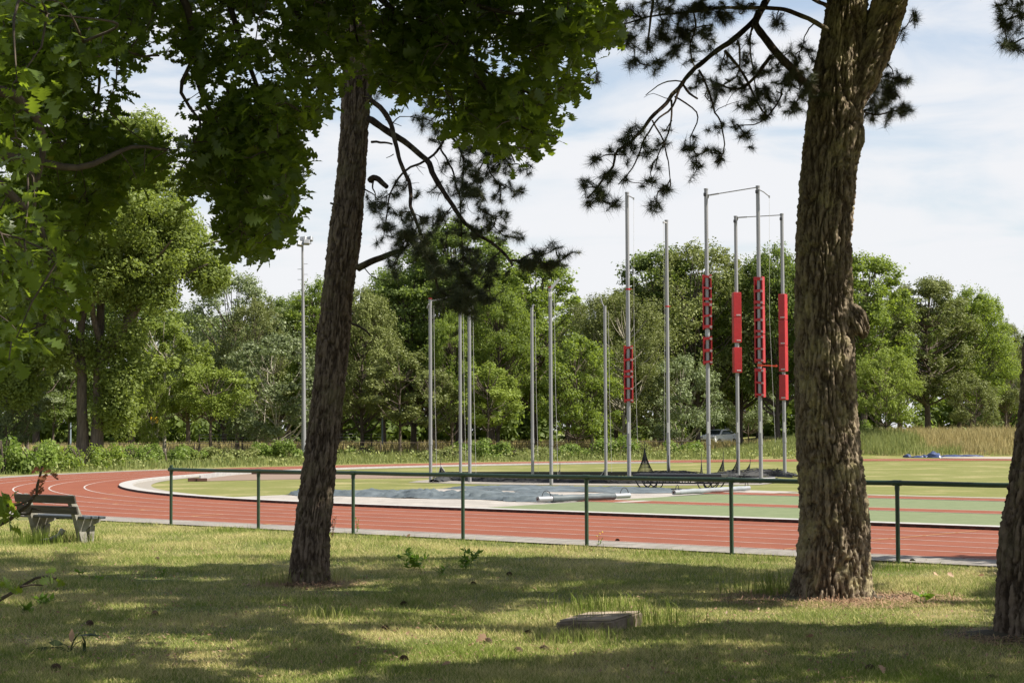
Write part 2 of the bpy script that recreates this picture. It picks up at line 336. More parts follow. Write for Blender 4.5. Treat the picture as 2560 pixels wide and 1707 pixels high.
M['soil'] = noise_mat('dark_soil', [(.3,(.045,.035,.022)),(.7,(.10,.085,.055))], 5, 6, .95)
M['far'] = noise_mat('far_field_grass', [(.3,(.10,.13,.04)),(.7,(.22,.22,.09))], .3, 6, .95, fine=3)

# ------------------------------------------------------------------ the setting
def sheet(name, pts, mat_, z, parent=None, kind='structure'):
    b = MB(); b.add([(q[0],q[1],z) for q in pts], [tuple(range(len(pts)))])
    o = b.build(name, mat_, parent)
    if parent is None: o['kind'] = kind
    return o
def track_line(r, n=96, far=260, cut=None):
    """points of a running line at radius r: near straight, bend, far straight"""
    pts = [T(far, -r)] + [T(a, -r) for a in (120, 60, 30, 10)]
    pts += [T(r*cos(t), r*sin(t)) for t in np.linspace(-pi/2, -3*pi/2, n)]
    if cut is not None: return np.array(pts[:5+int(n*cut)])
    return np.array(pts + [T(a, r) for a in (10, 30, 60, 120, far)])
def band(name, r1, r2, z, m, parent=None, wall=None, far=260, cut=None):
    A, B = track_line(r1, far=far, cut=cut), track_line(r2, far=far, cut=cut); A[:,2] = z; B[:,2] = z; n = len(A)
    V = np.vstack((A,B)); i = np.arange(n-1); Fq = np.stack((i, i+1, n+i+1, n+i), 1)
    o = npmesh(name, V, [Fq[:, ::-1]], m, parent)
    if parent is None: o['kind'] = 'structure'
    return o
def gridmesh(name, x0, x1, y0, y1, nx, ny, zf, m, kind='structure'):
    X, Y = np.meshgrid(np.linspace(x0,x1,nx), np.linspace(y0,y1,ny)); Pn = np.stack((X.ravel(), Y.ravel(), np.zeros(nx*ny)), 1); Pn[:,2] = zf(Pn)
    i = (np.arange(ny-1)[:,None]*nx + np.arange(nx-1)[None]).ravel()
    o = npmesh(name, Pn, [np.stack((i,i+1,i+nx+1,i+nx),1)], m, None, True); o['kind'] = kind; return o
def ab_of(p):
    dx, dy = p[:,0]-CX, p[:,1]-CY
    return dx*ct+dy*st, -dx*st+dy*ct
def rad_of(p):
    a, b = ab_of(p); return np.where(a > 0, np.abs(b), np.hypot(a,b)), a, b
def ground_z(p):
    """the land: flat at the field, a bank behind the far straight, low swells on the near lawn"""
    r, a, b = rad_of(p); z = np.zeros(len(p))
    bank = np.clip((r-52)/9, 0, 1); bank = bank*bank*(3-2*bank); w = np.clip((p[:,0]-14)/10, 0, 1); z += 1.15*bank*w*(p[:,1] > 90)*(.85+.3*vnoise(p*.12))
    fade = np.clip((r-45.6)/1.5, 0, 1)*(b < -30)
    z += fade*(.10*(fbm(p*.45, 3)-.45))
    return z - .02
big = MB(); big.add([(-1500,-300,-.06),(1500,-300,-.06),(1500,2500,-.06),(-1500,2500,-.06)], [(0,1,2,3)]); tag(big.build('ground', M['far']), kind='structure')
gridmesh('verge', -70, 80, 60, 200, 151, 141, ground_z, M['verge'])
gridmesh('lawn', -24, 26, 2, 62, 251, 301, ground_z, M['lawn'])
# field inside the kerb
inner = track_line(36.0)
sheet('infield_grass', inner[::-1], M['infield'], 0.0)
band('running_track', 36.4, 43.85, .006, M['track'])
TRK = bpy.data.objects['running_track']
ln = MB()
def ring_strip(mb, r, w, z, far=200):
    A, B = track_line(r-w/2, 160, far), track_line(r+w/2, 160, far); n = len(A)
    mb.add([(q[0],q[1],z) for q in np.vstack((A,B))], [(n+i, n+i+1, i+1, i) for i in range(n-1)])
for k in range(1,6): ring_strip(ln, 36.5+1.22*k, .055, .011)
ring_strip(ln, 43.80, .05, .011)
# staggered start lines across the lanes on the bend
for ang, r1, r2 in ((203.5,36.5,41.4),(200.5,37.8,39.0)):
    t = radians(ang); q = [T(r*cos(t+e/r), r*sin(t+e/r)) for r, e in ((r1,-.03),(r2,-.03),(r2,.03),(r1,.03))]
    ln.add([(p[0],p[1],.0115) for p in q], [(0,1,2,3)])
ln.build('lane_lines', M['paint'], TRK)
yl = MB()
def stroke(mb, p, q, w, z):
    p = np.array(p[:2]); q = np.array(q[:2]); d = q-p; d = d/np.linalg.norm(d); nn = np.array((-d[1],d[0]))*w/2
    mb.add([(*(p-nn),z),(*(q-nn),z),(*(q+nn),z),(*(p+nn),z)], [(0,1,2,3)])
for (x1,y1,x2,y2) in ((255,1246,330,1245),(275,1235,350,1233.5),(350,1275,420,1273),(480,1291,560,1286),(662,1311,735,1307),(283,1260,345,1258)):
    stroke(yl, G(x1,y1), G(x2,y2), .05, .013); stroke(yl, G(x1,y1), G(x1+12,y1-.6), .16, .0135)
stroke(yl, G(2178,1351.5), G(2445,1327.5), .045, .013)
stroke(yl, G(1960,1374), G(2010,1368), .045, .013)
yl.build('hurdle_marks', M['yellow_paint'], TRK)
# kerb with a channel: pale top, rusty face, drain slots
K = tag(bpy.data.objects.new('kerb', None), kind='structure'); COL.objects.link(K)
band('kerb_top', 36.02, 36.5, .075, M['kerb'], K, cut=.66)
fa = track_line(36.5, 160, 200, .66); n = len(fa); V = np.vstack((fa+(0,0,.004), fa+(0,0,.0752))); i = np.arange(n-1)
npmesh('kerb_face', V, [np.stack((i,i+1,n+i+1,n+i),1)], M['kerbface'], K)
fb = track_line(36.02, 160, 200, .66); V = np.vstack((fb+(0,0,.0), fb+(0,0,.0752)))
npmesh('kerb_back', V, [np.stack((i,i+1,n+i+1,n+i),1)], M['kerb'], K)
sl = MB()
for a in np.arange(-1, 42, .33): q = T(a, -36.505); sl.box((q[0],q[1],.024), (.19,.012,.026), TH)
for s_ in np.arange(0, 60, .33):
    t = -pi/2 - s_/36.5; q = T(36.505*cos(t), 36.505*sin(t)); sl.box((q[0],q[1],.024), (.19,.012,.026), TH+t+pi/2)
sl.build('drain_slots', M['slot'], K)
# gravel ring inside the bend
def arc_band(name, r1, r2, t1, t2, z, m, n=60):
    ts = np.radians(np.linspace(t1,t2,n)); A = [T(r1*cos(t), r1*sin(t), z) for t in ts]; B = [T(r2*cos(t), r2*sin(t), z) for t in ts]
    mb = MB(); mb.add(A+B, [(i,i+1,n+i+1,n+i) for i in range(n-1)][::1]); o = mb.build(name, m); o['kind'] = 'structure'; return o
arc_band('gravel_ring', 35.35, 36.02, 250, 150, .012, M['gravel'])
band('path', 43.87, 45.0, .008, M['edging'], cut=.45)
# pale paving, turf and run-ups in the infield (track frame)
def tsheet(name, ab, m, z, jitter=0):
    pts = []
    for i in range(len(ab)):
        p, q = np.array(ab[i]), np.array(ab[(i+1)%len(ab)]); k = max(1, int(np.linalg.norm(q-p)/.4)) if jitter else 1
        for j in range(k):
            r = p+(q-p)*j/k; 
            if jitter: r = r + RNG.normal(0, jitter, 2)
            pts.append(T(*r))
    return sheet(name, pts, m, z)
tsheet('paving', [(-9.3,-34.8),(-6,-35.6),(-.5,-35.98),(2.15,-35.98),(2.0,-24.0),(2.0,-20.4),(-2.7,-19.8),(-6.4,-20.2),(-9.2,-21.4),(-9.7,-27)], M['paving'], .010)
tsheet('artificial_turf', [(2.15,-36.0),(90,-36.0),(90,-23.9),(1.0,-23.9)], M['turf'], .014)
RW = tsheet('runway', [(1.2,-30.5),(90,-30.5),(90,-29.15),(1.2,-29.15)], M['track'], .018)
R2 = tsheet('runway', [(-.3,-23.75),(90,-23.75),(90,-22.3),(-.3,-22.3)], M['track'], .018)
e = MB()
for bb in (-30.52,-29.13): e.add([T(1.2,bb-.03,.022),T(90,bb-.03,.022),T(90,bb+.03,.022),T(1.2,bb+.03,.022)], [(0,1,2,3)])
e.add([T(2.55,-30.45,.023),T(2.95,-30.45,.023),T(2.95,-29.2,.023),T(2.55,-29.2,.023)], [(0,1,2,3)])
e.build('take_off_board', M['paint'], RW)
e = MB()
for bb in (-23.8,-22.25): e.add([T(-.3,bb-.04,.022),T(90,bb-.04,.022),T(90,bb+.04,.022),T(-.3,bb+.04,.022)], [(0,1,2,3)])
e.add([T(2,-21.75,.017),T(90,-21.75,.017),T(90,-21.45,.017),T(2,-21.45,.017)], [(0,1,2,3)])
e.build('edge_line', M['paint'], R2)
# shot-put sector of red grit with a grey rim
sheet('grit_sector', [G(x,y) for x,y in ((500,1203),(740,1198),(1085,1194.5),(1085,1186.5),(800,1184.6),(632,1184),(590,1187),(530,1194),(506,1199.5))][::-1], M['cinder'], .012)
kb = thing('sector_kerb', 'grey curved board edging the red grit area behind the railing', 'kerb', tuple(G(540,1193)))
pth = smooth_path([G(500,1201),G(530,1193.5),G(590,1187),G(640,1183.5)], .6); b = MB()
for p, q in zip(pth[:-1], pth[1:]): b.bar((p[0],p[1],.10),(q[0],q[1],.10), .06, .20)
b.build('board', noise_mat('grey_board', [(.3,(.22,.22,.22)),(.7,(.34,.33,.32))], 4, 5, .8), kb)
b = MB(); p = G(484,1203); b.box((p[0],p[1],.07),(.45,.25,.14), .2, bev=.01); p = G(505,1203); b.box((p[0],p[1],.07),(.4,.25,.12), .2, bev=.01); b.build('end_block', M['kerbface'], kb)
lb = thing('long_beam', 'long low dark beam lying along the back of the red grit area', 'beam', tuple(G(690,1186)))
b = MB(); p, q = G(630,1185.5), G(772,1186.3); b.bar((p[0],p[1],.10),(q[0],q[1],.10),.12,.16, bev=.01); b.build('beam', M['kerbface'], lb)
lb = thing('long_beam', 'long black beam on the grass behind the throwing cage, ending by the trolley', 'beam', tuple(G(1400,1189)))
b = MB(); p, q = G(1100,1189.5), G(1712,1189); b.bar((p[0],p[1],.10),(q[0],q[1],.10),.14,.17, bev=.01); b.build('beam', M['black'], lb)
sheet('gravel_patch', [G(x,y) for x,y in ((1020,1206),(1070,1207),(1180,1210),(1400,1213),(1600,1214),(1900,1212),(1960,1205),(1700,1199),(1400,1196),(1150,1196),(1080,1199),(1045,1202))][::-1], M['gravel'], .012)
sheet('sand_pit', [G(x,y) for x,y in ((2350,1145.3),(2540,1147.5),(2540,1142),(2360,1141.2))][::-1], M['sand'], .02)

# ------------------------------------------------------------------ green railing along the track
FB = -45.06
def along_fence(px):
    lo, hi = -5., 40.
    for _ in range(40):
        m_ = (lo+hi)/2
        if px_of(T(m_, FB))[0,0] > px: hi = m_
        else: lo = m_
    return (lo+hi)/2
post_a = [along_fence(p) for p in (427.5,646,883,1157.5,1467,1829.5,2245.5)]; post_a += [post_a[-1]+3.04, post_a[-1]+6.08]
fr = thing('railing', 'long green tube railing with one top rail beside the running track', 'railing', tuple(T(1.85, FB)))
RZ = 1.185
for i, a in enumerate(post_a):
    q = T(a, FB); b = MB(); top = RZ+.05 if i == 0 else RZ-.03
    b.tube([(q[0],q[1],-.1),(q[0],q[1],.02),(q[0],q[1],top)], [.0335,.0335,.0335], 14)
    if i == 0: b.tube([(q[0],q[1],top),(q[0],q[1],top+.045)], [.037,.034], 14)
    po = b.build('post', M['greenpaint'], fr, True)
    b = MB(); e = T(a, FB, RZ)
    u = T(a+.07, FB, RZ)-e
    b.tube([e-u, e+u], .0445, 14); b.tube([(q[0],q[1],RZ-.03),(q[0],q[1],RZ-.11)], .039, 14); b.build('clamp', M['greenpaint'], po, True)
for i, (a1, a2) in enumerate(zip(post_a[:-1], post_a[1:])):
    b = MB(); b.tube([T(a1+.002, FB, RZ+RNG.normal(0,.002)), T((a1+a2)/2, FB, RZ-.006), T(a2-.002, FB, RZ)], .038, 14); b.build('rail', M['greenpaint'], fr, True)

# ------------------------------------------------------------------ bench
B0 = T(4.10, -49.45); B0 = np.array((-8.48, 34.35, 0)); bn = thing('park_bench', 'dark plank bench on pale concrete legs facing the track on the left', 'bench', tuple(B0), rz=TH+radians(4))
def bench():
    L_ = 1.78
    for nm, (y, z, w, h, tilt), m in (('backrest', (-.30,.775,.045,.155,-14), 'wood'), ('backrest', (-.245,.575,.045,.15,-14), 'wood'),
                         ('seat', (-.02,.435,.155,.05,0), 'seatwood'), ('seat', (.155,.43,.155,.05,0), 'seatwood'), ('seat', (.33,.425,.155,.05,0), 'seatwood')):
        b = MB(); Rm = Matrix.Rotation(radians(-tilt), 3, 'X'); b.box((0,y,z), (L_, w, h), M=Rm, bev=.008); b.build(nm, M[m], bn, local=True)
    for sx in (-.66, .66):
        b = MB(); w = .11
        def prism(pr):
            n = len(pr); V = [(sx-w/2, y, z) for y, z in pr] + [(sx+w/2, y, z) for y, z in pr]
            b.add(V, [tuple(range(n)), tuple(range(2*n-1, n-1, -1))] + [(i, (i+1)%n+0, (i+1)%n+n, i+n)[::-1] for i in range(n)])
        prism([(.02,-.1),(.16,-.1),(.04,.40),(-.135,.40)][::1])
        prism([(-.135,.4005),(.04,.4005),(-.215,.86),(-.30,.83)])
        prism([(.165,.26),(.42,.34),(.44,.404),(.04,.404),(.09,.20)])
        prism([(.162,-.1),(.26,-.1),(.30,.28),(.18,.262)])
        b.build('leg', M['concrete'], bn, local=True)
bench()
wd = MB(); q = G(150,1352); wd.tube([q+(-.38,.0,.02), q+(-.2,.01,.03), q+(-.02,.02,.10), q+(.05,.02,.21)], [.012,.03,.05,.055], 9)
tag(wd.build('wood_stub', mat('bleached_wood', (.34,.32,.31), .8), None, True), 'small bleached forked wood stub lying in front of the bench', 'wood')

# ------------------------------------------------------------------ cage poles
def at_top(px, ytop, h, z_h=0): # place a vertical pole whose top stands at (px, ytop) when it is h metres tall
    lo, hi = 50., 110.
    for _ in range(50):
        m_ = (lo+hi)/2
        if P(px, ytop, m_)[2] > h: hi = m_
        else: lo = m_
    q = P(px, ytop, m_); return (q[0], q[1], 0.0)
def pole(px, ytop, h, r, label, group, arm=None, bands=(), sleeve=True):
    loc = at_top(px, ytop, h); t = thing('cage_pole', label, 'pole', loc, group); x, y, _ = loc
    b = MB(); b.tube([(x,y,-.1),(x,y,h*.5),(x,y,h)], [r,r,r*.97], 16); s_ = b.build('shaft', M['steel'], t, True)
    b = MB(); b.tube([(x,y,h),(x,y,h+.05)], r*1.08, 16); b.build('cap', M['redstrap'] if arm == 'red' else M['steel'], t, True)
    if sleeve:
        b = MB(); b.tube([(x,y,1.42),(x,y,1.62)], r*1.16, 16); b.build('sleeve', M['steel'], t, True)
    for z in bands:
        b = MB(); b.tube([(x,y,z),(x,y,z+.07)], r*1.10, 16); b.build('red_band', M['redstrap'], t, True)
    return t, np.array(loc)
SG, TG = 'short grey poles of the throwing cage', 'tall grey poles of the throwing cage'
short = [(1075.5,748,'leftmost short grey pole, with a red cap and an arm to the right','arm_r'),
         (1150,777,'second short pole from the left, thin, just left of a thicker one',''),
         (1173,742,'thicker short pole third from the left, under the hanging pine tuft',''),
         (1329.5,772,'short pole with a brownish tip, left of the one with the white arm','tip'),
         (1375.5,720,'short grey pole with a red cap and white arm pointing up right','arm_up'),
         (1512,768,'short grey pole with a small hooked top, left of the tall red-padded poles','hook')]
def rope(t, pts, r=.006, name='rope'):
    b = MB(); b.tube(pts, r, 5); b.build(name, M['netgrey'], t)
for px, yt, lab, kd in short:
    t, q = pole(px, yt, 7.1, .066, lab, SG, 'red' if kd in ('arm_r','arm_up') else None)
    b = MB(); x, y = q[:2]
    if kd == 'arm_r': b.tube([(x,y,7.02),(x+.55,y,7.12),(x+1.25,y,7.38)], .022, 8); b.tube([(x-.12,y,6.75),(x-.05,y-.07,6.9)], .03, 8)
    elif kd == 'arm_up': b.tube([(x+.02,y-.08,7.05),(x+.32,y-.1,7.42)], .045, 8); b.box((x,y-.09,6.85),(.12,.1,.16), bev=.01)
    elif kd == 'hook': b.tube([(x,y,7.08),(x-.1,y,7.25),(x-.17,y,7.5)], .022, 8); b.tube([(x-.02,y,7.1),(x-.2,y,7.38)], .016, 8)
    elif kd == 'tip': b.tube([(x+.02,y,7.1),(x+.07,y,7.3)], .03, 8)
    else: b.tube([(x,y,7.0),(x+.3,y,7.15)], .025, 8)
    b.build('arm', M['steel'] if kd != 'arm_up' else M['white'], t, True)
    rope(t, [(x+.14,y-.06,6.95),(x+.17,y-.05,3.5),(x+.24,y-.03,.2)])
def pads_open(t, q, z1, z2, rz, name='pad'):
    """U-shaped red pads with their open side to the camera, strapped across"""
    x, y = q[:2]; n = max(1, round((z2-z1)/.98)); hgt = (z2-z1)/n
    for i in range(n):
        a, c = z1+i*hgt+.012, z1+(i+1)*hgt-.012; b = MB(); R3 = Matrix.Rotation(rz, 3, 'Z')
        def bx(lx, ly, w, d, za, zb): p = R3 @ Vector((lx,ly,0)); b.box((x+p.x, y+p.y, (za+zb)/2), (w,d,zb-za), rz, bev=.006)
        bx(-.145,.02,.045,.22,a,c); bx(.145,.02,.045,.22,a,c); bx(0,.155,.335,.05,a,c)
        pd = b.build(name, M['redpad'], t)
        for zz in (a+.10, (a+c)/2, c-.08):
            b = MB(); p1 = R3 @ Vector((-.17,-.105,0)); p2 = R3 @ Vector((.17,-.105,0)); dz = random.uniform(-.03,.03); w = random.uniform(.07,.12)
            b.bar((x+p1.x,y+p1.y,zz+dz),(x+p2.x,y+p2.y,zz-dz), .012, w); b.build('strap', M['redstrap'], pd)
            b = MB(); p1 = R3 @ Vector((.085,-.116,0)); p2 = R3 @ Vector((.172,-.116,0)); b.bar((x+p1.x,y+p1.y,zz-.01),(x+p2.x,y+p2.y,zz-.02), .01, w*.8); b.build('strap_end', M['velcro'], pd)
def pads_closed(t, q, z1, z2, rz, n, w=.33):
    x, y = q[:2]; hgt = (z2-z1)/n
    for i in range(n):
        a, c = z1+i*hgt+.008, z1+(i+1)*hgt-.008; b = MB(); b.box((x,y,(a+c)/2), (w,w,c-a), rz, bev=.012); pd = b.build('pad', M['redpad'], t)
        R3 = Matrix.Rotation(rz, 3, 'Z'); p = R3 @ Vector((.04,-w/2-.004,0)); b = MB(); b.box((x+p.x,y+p.y,a+.09), (.17,.006,.05), rz); lb_ = b.build('label', M['white'], pd)
        b = MB()
        for k in range(7): p = R3 @ Vector((.04-.06+.02*k,-w/2-.009,0)); b.box((x+p.x,y+p.y,a+.09), (.009,.003,.018), rz)
        b.build('lettering', M['redstrap'], lb_)
def zat(q, y):     # height of the photo row y on the pole at q
    return P(1280+F*q[0]/q[1], y, q[1])[2]
tall = [('A',1567.5,484,'tall grey pole furthest left of the tall ones, red padding low on it'),
        ('B',1666,553,'tall grey pole without padding, a thin red band halfway up'),
        ('C',1765,475,'tall pole with open red strapped padding, at the left end of the front crossbar'),
        ('D',1839,543,'tall pole with closed red box pads, at the left end of the rear crossbar'),
        ('E',1894.5,468,'tall pole with open red padding and an orange pointer, joined to the front crossbar'),
        ('F',1954.5,537,'rightmost tall pole, with four closed red box pads, beside the big pine')]
TQ = {}
for k, px, yt, lab in tall:
    t, q = pole(px, yt, 10.8, .074, lab, TG, bands=())
    TQ[k] = (t, q)
z_ = lambda k, y: zat(TQ[k][1], y)
for k, y in (('A',723),('B',766)):
    t, q = TQ[k]; x, yy = q[:2]; b = MB(); z = z_(k, y); b.tube([(x,yy,z-.03),(x,yy,z+.03)], .082, 16); b.tube([(x+.08,yy,z),(x+.16,yy,z)], .012, 6); b.build('red_band', M['redstrap'], t, True)
pads_open(*TQ['A'], z_('A',1007), z_('A',863), radians(-6))
pads_open(*TQ['C'], z_('C',824), z_('C',686), radians(-5)); pads_open(*TQ['C'], z_('C',912), z_('C',840), radians(-5))
pads_open(*TQ['E'], z_('E',908), z_('E',691), radians(-24)); pads_open(*TQ['E'], z_('E',994), z_('E',919), radians(-24))
pads_closed(*TQ['D'], z_('D',857), z_('D',731), radians(7), 2); pads_closed(*TQ['D'], z_('D',932), z_('D',868), radians(7), 1)
pads_closed(*TQ['F'], z_('F',929), z_('F',735), radians(-33), 3, .29); pads_closed(*TQ['F'], z_('F',1000), z_('F',936), radians(-33), 1, .29)
for k, y1, y2 in (('C',838,826),('D',866,859)):
    t, q = TQ[k]; b = MB(); b.tube([(q[0],q[1],z_(k,y1)-.03),(q[0],q[1],z_(k,y2)+.02)], .088, 16); b.build('bright_sleeve', M['alu'], t, True)
t, q = TQ['E']; zo = z_('E',913); b = MB(); b.tube([(q[0],q[1],zo-.05),(q[0],q[1],zo+.05)], .09, 14); b.bar((q[0]+.08,q[1]-.03,zo),(q[0]+.58,q[1]-.05,zo-.03), .02, .05); b.add([(q[0]+.58,q[1]-.05,zo-.08),(q[0]+.58,q[1]-.05,zo+.04),(q[0]+.66,q[1]-.05,zo-.03),(q[0]+.58,q[1]-.02,zo-.02)], [(0,1,2),(0,2,3),(1,3,2)]); b.build('pointer', M['orange'], t)
def crossbar(k1, k2, name, lab, dz1, dz2):
    q1, q2 = TQ[k1][1], TQ[k2][1]; z = 10.8
    a = np.array((q1[0]+.12, q1[1]-.05, z-dz1)); c = np.array((q2[0]-.06, q2[1]-.05, z-dz2)); m_ = a*.8+c*.2
    b = MB(); b.tube([m_, c], .020, 10); o = b.build('tube', M['steel'], TQ[k1][0], True)
    b = MB(); b.tube([a, m_], .030, 10); b.tube([a+(-.06,.05,-.12), a+(-.03,.02,.03), a], .035, 8); b.build('hinge', M['steel'], TQ[k1][0], True)
    o.name = 'crossbar'
crossbar('C','E','crossbar','',.20,.02); crossbar('D','F','crossbar','',.02,.02)
for k, dx, dz in (('A',.24,-.12),('E',.40,-.28),('B',-.14,.02)):
    t, q = TQ[k]; b = MB(); b.tube([(q[0],q[1]-.06,10.72),(q[0]+dx*.5,q[1]-.1,10.72+dz*.4),(q[0]+dx,q[1]-.12,10.72+dz)], .022, 8)
    b.tube([(q[0]+dx,q[1]-.12,10.75+dz),(q[0]+dx,q[1]-.12,10.67+dz)], .03, 8); b.build('arm', M['steel'], t, True)
    rope(t, [(q[0]+dx,q[1]-.12,10.7+dz),(q[0]+dx*.9,q[1]-.1,6),(q[0]+dx*1.3,q[1]-.1,1.5)], .005)
for k in 'CDEF':
    t, q = TQ[k]; b = MB(); b.box((q[0]-.05,q[1]-.085,10.62),(.11,.05,.13), bev=.015); b.build('pulley', M['black'], t)
for k in TQ:
    t, q = TQ[k]; b = MB(); b.box((q[0]-.01,q[1]-.077,2.05),(.06,.006,.42)); b.build('sticker', M['white'], t)

# ------------------------------------------------------------------ floodlight mast
mx, my = -13.95, 123.0; mh = 14.4
t = thing('floodlight_mast', 'tall pale floodlight mast with climbing pegs left of the leaning pine', 'mast', (mx,my,0))
b = MB(); b.tube([(mx,my,-.2),(mx-.03,my,mh*.5),(mx-.10,my,mh)], [.17,.125,.07], 14); b.build('shaft', M['steel'], t, True)
b = MB()
for i in range(34):
    z = 3+i*.35
    if z > mh-1: break
    s_ = 1 if i % 2 else -1; xx = mx-.1*z/mh; b.tube([(xx,my,z),(xx+s_*.34,my,z)], .018, 5)
b.build('peg', M['steel'], t)
for i, (dx, dz, dy) in enumerate(((-.12,.08,-.2),(.30,.18,-.25),(.05,.42,.1),(.48,.42,.1))):
    b = MB(); Rm = Matrix.Rotation(radians(-25), 3, 'X') @ Matrix.Rotation(radians(20-15*i), 3, 'Z'); b.box((mx-.1+dx,my+dy,mh+dz), (.42,.28,.34), M=Rm, bev=.04); h_ = b.build('lamp_head', M['alu'], t)
b = MB(); b.bar((mx-.5,my,mh+.02),(mx+.5,my,mh+.14), .07,.07); b.tube([(mx-.1,my,mh-.1),(mx-.05,my,mh+.5)], .05, 8); b.build('bracket', M['steel'], t)
for px, yb, yt, Yd, lab in ((956,1135,985,150,'slim blue-grey lamp post among the trees right of the leaning pine'),(2484,1075,1008,165,'short pale lamp post in front of the trees at the far right'),(176,1140,1040,150,'slim grey lamp post half hidden between the far left tree trunks')):
    q = P(px, yb, Yd); zt = P(px, yt, Yd)[2]; t = thing('lamp_post', lab, 'lamp post', (q[0],Yd,0)); b = MB(); b.tube([(q[0],Yd,-.2),(q[0],Yd,zt)], [.075,.045], 8); b.build('pole', mat('lamp_grey',(.25,.30,.36),.5), t, True)
    b = MB(); b.tube([(q[0],Yd,zt),(q[0]+.5,Yd,zt+.08)], .05, 8); b.build('lamp_head', M['steel'], t, True)

# ------------------------------------------------------------------ nets
def net_heap(pxs, label, hmax=.34, wid=.9, seed=0, grey=False):
    """a long crumpled bundle of netting along a line on the ground"""
    rr = np.random.default_rng(seed); pth = smooth_path([G(*p) for p in pxs], .22); n = len(pth); tdir = np.gradient(pth, axis=0); tdir /= np.linalg.norm(tdir, axis=1)[:,None]
    nr = np.stack((-tdir[:,1], tdir[:,0], 0*tdir[:,0]), 1); t = thing('net_heap', label, 'net', tuple(pth[0]), 'black nets lying under the cage')
    us = np.linspace(-1, 1, 11); env = np.sin(np.linspace(.12, pi-.12, n))**.35
    V = []
    for j, u in enumerate(us):
        h = (1-u*u)**.7; hh = hmax*h*env*(.45+.9*vnoise(np.stack((np.arange(n)*.33, np.full(n, j*.8), np.zeros(n)),1), seed))
        V.append(pth + nr*(u*wid*.5*env*(.7+.6*vnoise(np.stack((np.arange(n)*.21, np.full(n, 3.), np.zeros(n)),1), seed+5)))[:,None] + np.stack((rr.normal(0,.03,n), rr.normal(0,.03,n), hh+.02+rr.random(n)*.03*h), 1))
    V = np.array(V); m_ = len(us); idx = np.arange(m_*n).reshape(m_, n)
    Fq = np.stack((idx[:-1,:-1], idx[1:,:-1], idx[1:,1:], idx[:-1,1:]), -1).reshape(-1,4)
    npmesh('netting', V.reshape(-1,3), [Fq], M['net'], t, True)
    b = TB()
    for k in range(int(n*2.2)):
        i = rr.integers(1, n-8); j = rr.integers(1, m_-1); seg = [V[j+ (0 if q_ % 2 else rr.integers(-1,2)), i+q_] + (0,0,.03+.05*rr.random()) for q_ in range(7)]
        b.tube(smooth_path(seg, .2), .008, 4)
    b.build('cords', M['net'] if not grey else M['netgrey'], t)
net_heap([(1085,1206),(1120,1201),(1160,1202),(1250,1205),(1345,1206),(1430,1207),(1560,1209),(1700,1209)], 'long heap of black netting on the ground behind the railing under the left poles', .20, .9, 3)
net_heap([(1590,1190),(1650,1190),(1700,1191),(1760,1195)], 'low flat fold of black netting by the large net peak', .15, .8, 6)
net_heap([(1740,1196),(1800,1194),(1850,1191),(1935,1190),(1990,1194)], 'black netting bunched along the rear feet of the padded poles', .20, .7, 9)
net_heap([(1740,1208),(1800,1208),(1850,1206),(1900,1207),(1960,1205)], 'black netting bundle below the railing right of the trolley', .16, .7, 12)
b = MB(); b.tube([G(1760,1210)+(0,0,.12), G(1835,1209)+(0,0,.14)], .09, 10); tag(b.build('rolled_tube', M['steel'], None, True), 'short pale rolled tube lying on the net bundle left of the rightmost padded poles', 'tube')
b = MB(); b.tube([G(1850,1209)+(0,0,.12), G(1935,1207)+(0,0,.14)], .10, 10); tag(b.build('rolled_tube', M['black'], None, True), 'short dark rolled tube at the right end of the net bundle', 'tube')
def net_peak(px, yb, yt, wl, wr, label, n=9, lean=0, white=False, dy=0):
    """netting pulled up to a point: a hanging lattice of cords"""
    base = G(px, yb); Y = base[1]; z = P(px, yt, Y)[2]; s_ = Y/F; apex = base + (lean*s_, 0, z)
    t = thing('net_peak', label, 'net', tuple(base), 'net corners pulled up to points'); b = TB()
    lefts = []; m_ = 2*n
    for i in range(m_+1):
        u = i/m_; ft = base + ((-wl + (wl+wr)*u)*s_, (.5-abs(u-.5))*1.3*(1 if i % 2 else -1)*.5, .03)
        pts = []
        for k in range(9):
            v = k/8; sag = v*(1-v); p = ft*(1-v)+apex*v; p = p + ((apex[0]-ft[0])*sag*.55, 0, -sag*.25*z); pts.append(p)
        lefts.append(np.array(pts)); b.tube(pts, .011 if white and i in (0,m_) else .009, 4)
    for k in range(1, 8):
        ring = [lefts[i][k] + (0,0,(.03 if i % 2 else -.03)*(1-k/9)) for i in range(m_+1)]; b.tube(ring, .008, 4)
    b.build('netting', M['net'], t)
    if white:
        b = TB(); b.tube(lefts[0]+(0,-.02,0), .02, 5); b.tube(np.array([apex, apex*.5+lefts[-1][0]*.5-(.1,0,.1), lefts[-1][0]]), .012, 5); b.build('rope', M['netgrey'], t)
    b = TB(); b.tube([apex, apex+(.0,0,.25)], .012, 4); b.build('hook_cord', M['net'], t)
net_peak(1112,1202,1162,26,34,'leftmost net peak, edged with a pale rope, between the short poles', white=True, lean=-10)
net_peak(1394,1197,1172,14,8,'small tilted net loop right of the fifth short pole', 5, lean=6)
net_peak(1513,1192,1167,14,14,'small net point tied round the foot of the sixth short pole', 4, white=True)
net_peak(1612,1192,1118,26,30,'largest net peak, between the two left tall poles', 12)
net_peak(1672,1192,1152,4,9,'narrow net strand at the foot of the bare tall pole', 4)
net_peak(1754,1192,1148,5,4,'slim upright net point left of the third tall pole', 4)
net_peak(1805,1192,1142,20,8,'net peak drooping left, between the third and fourth tall poles', 7, lean=4)
net_peak(1832,1192,1140,16,4,'narrow net horn curling left of the fourth tall pole', 5, lean=14)
net_peak(1864,1190,1156,20,6,'short net horn just right of the fourth tall pole', 5, lean=12)

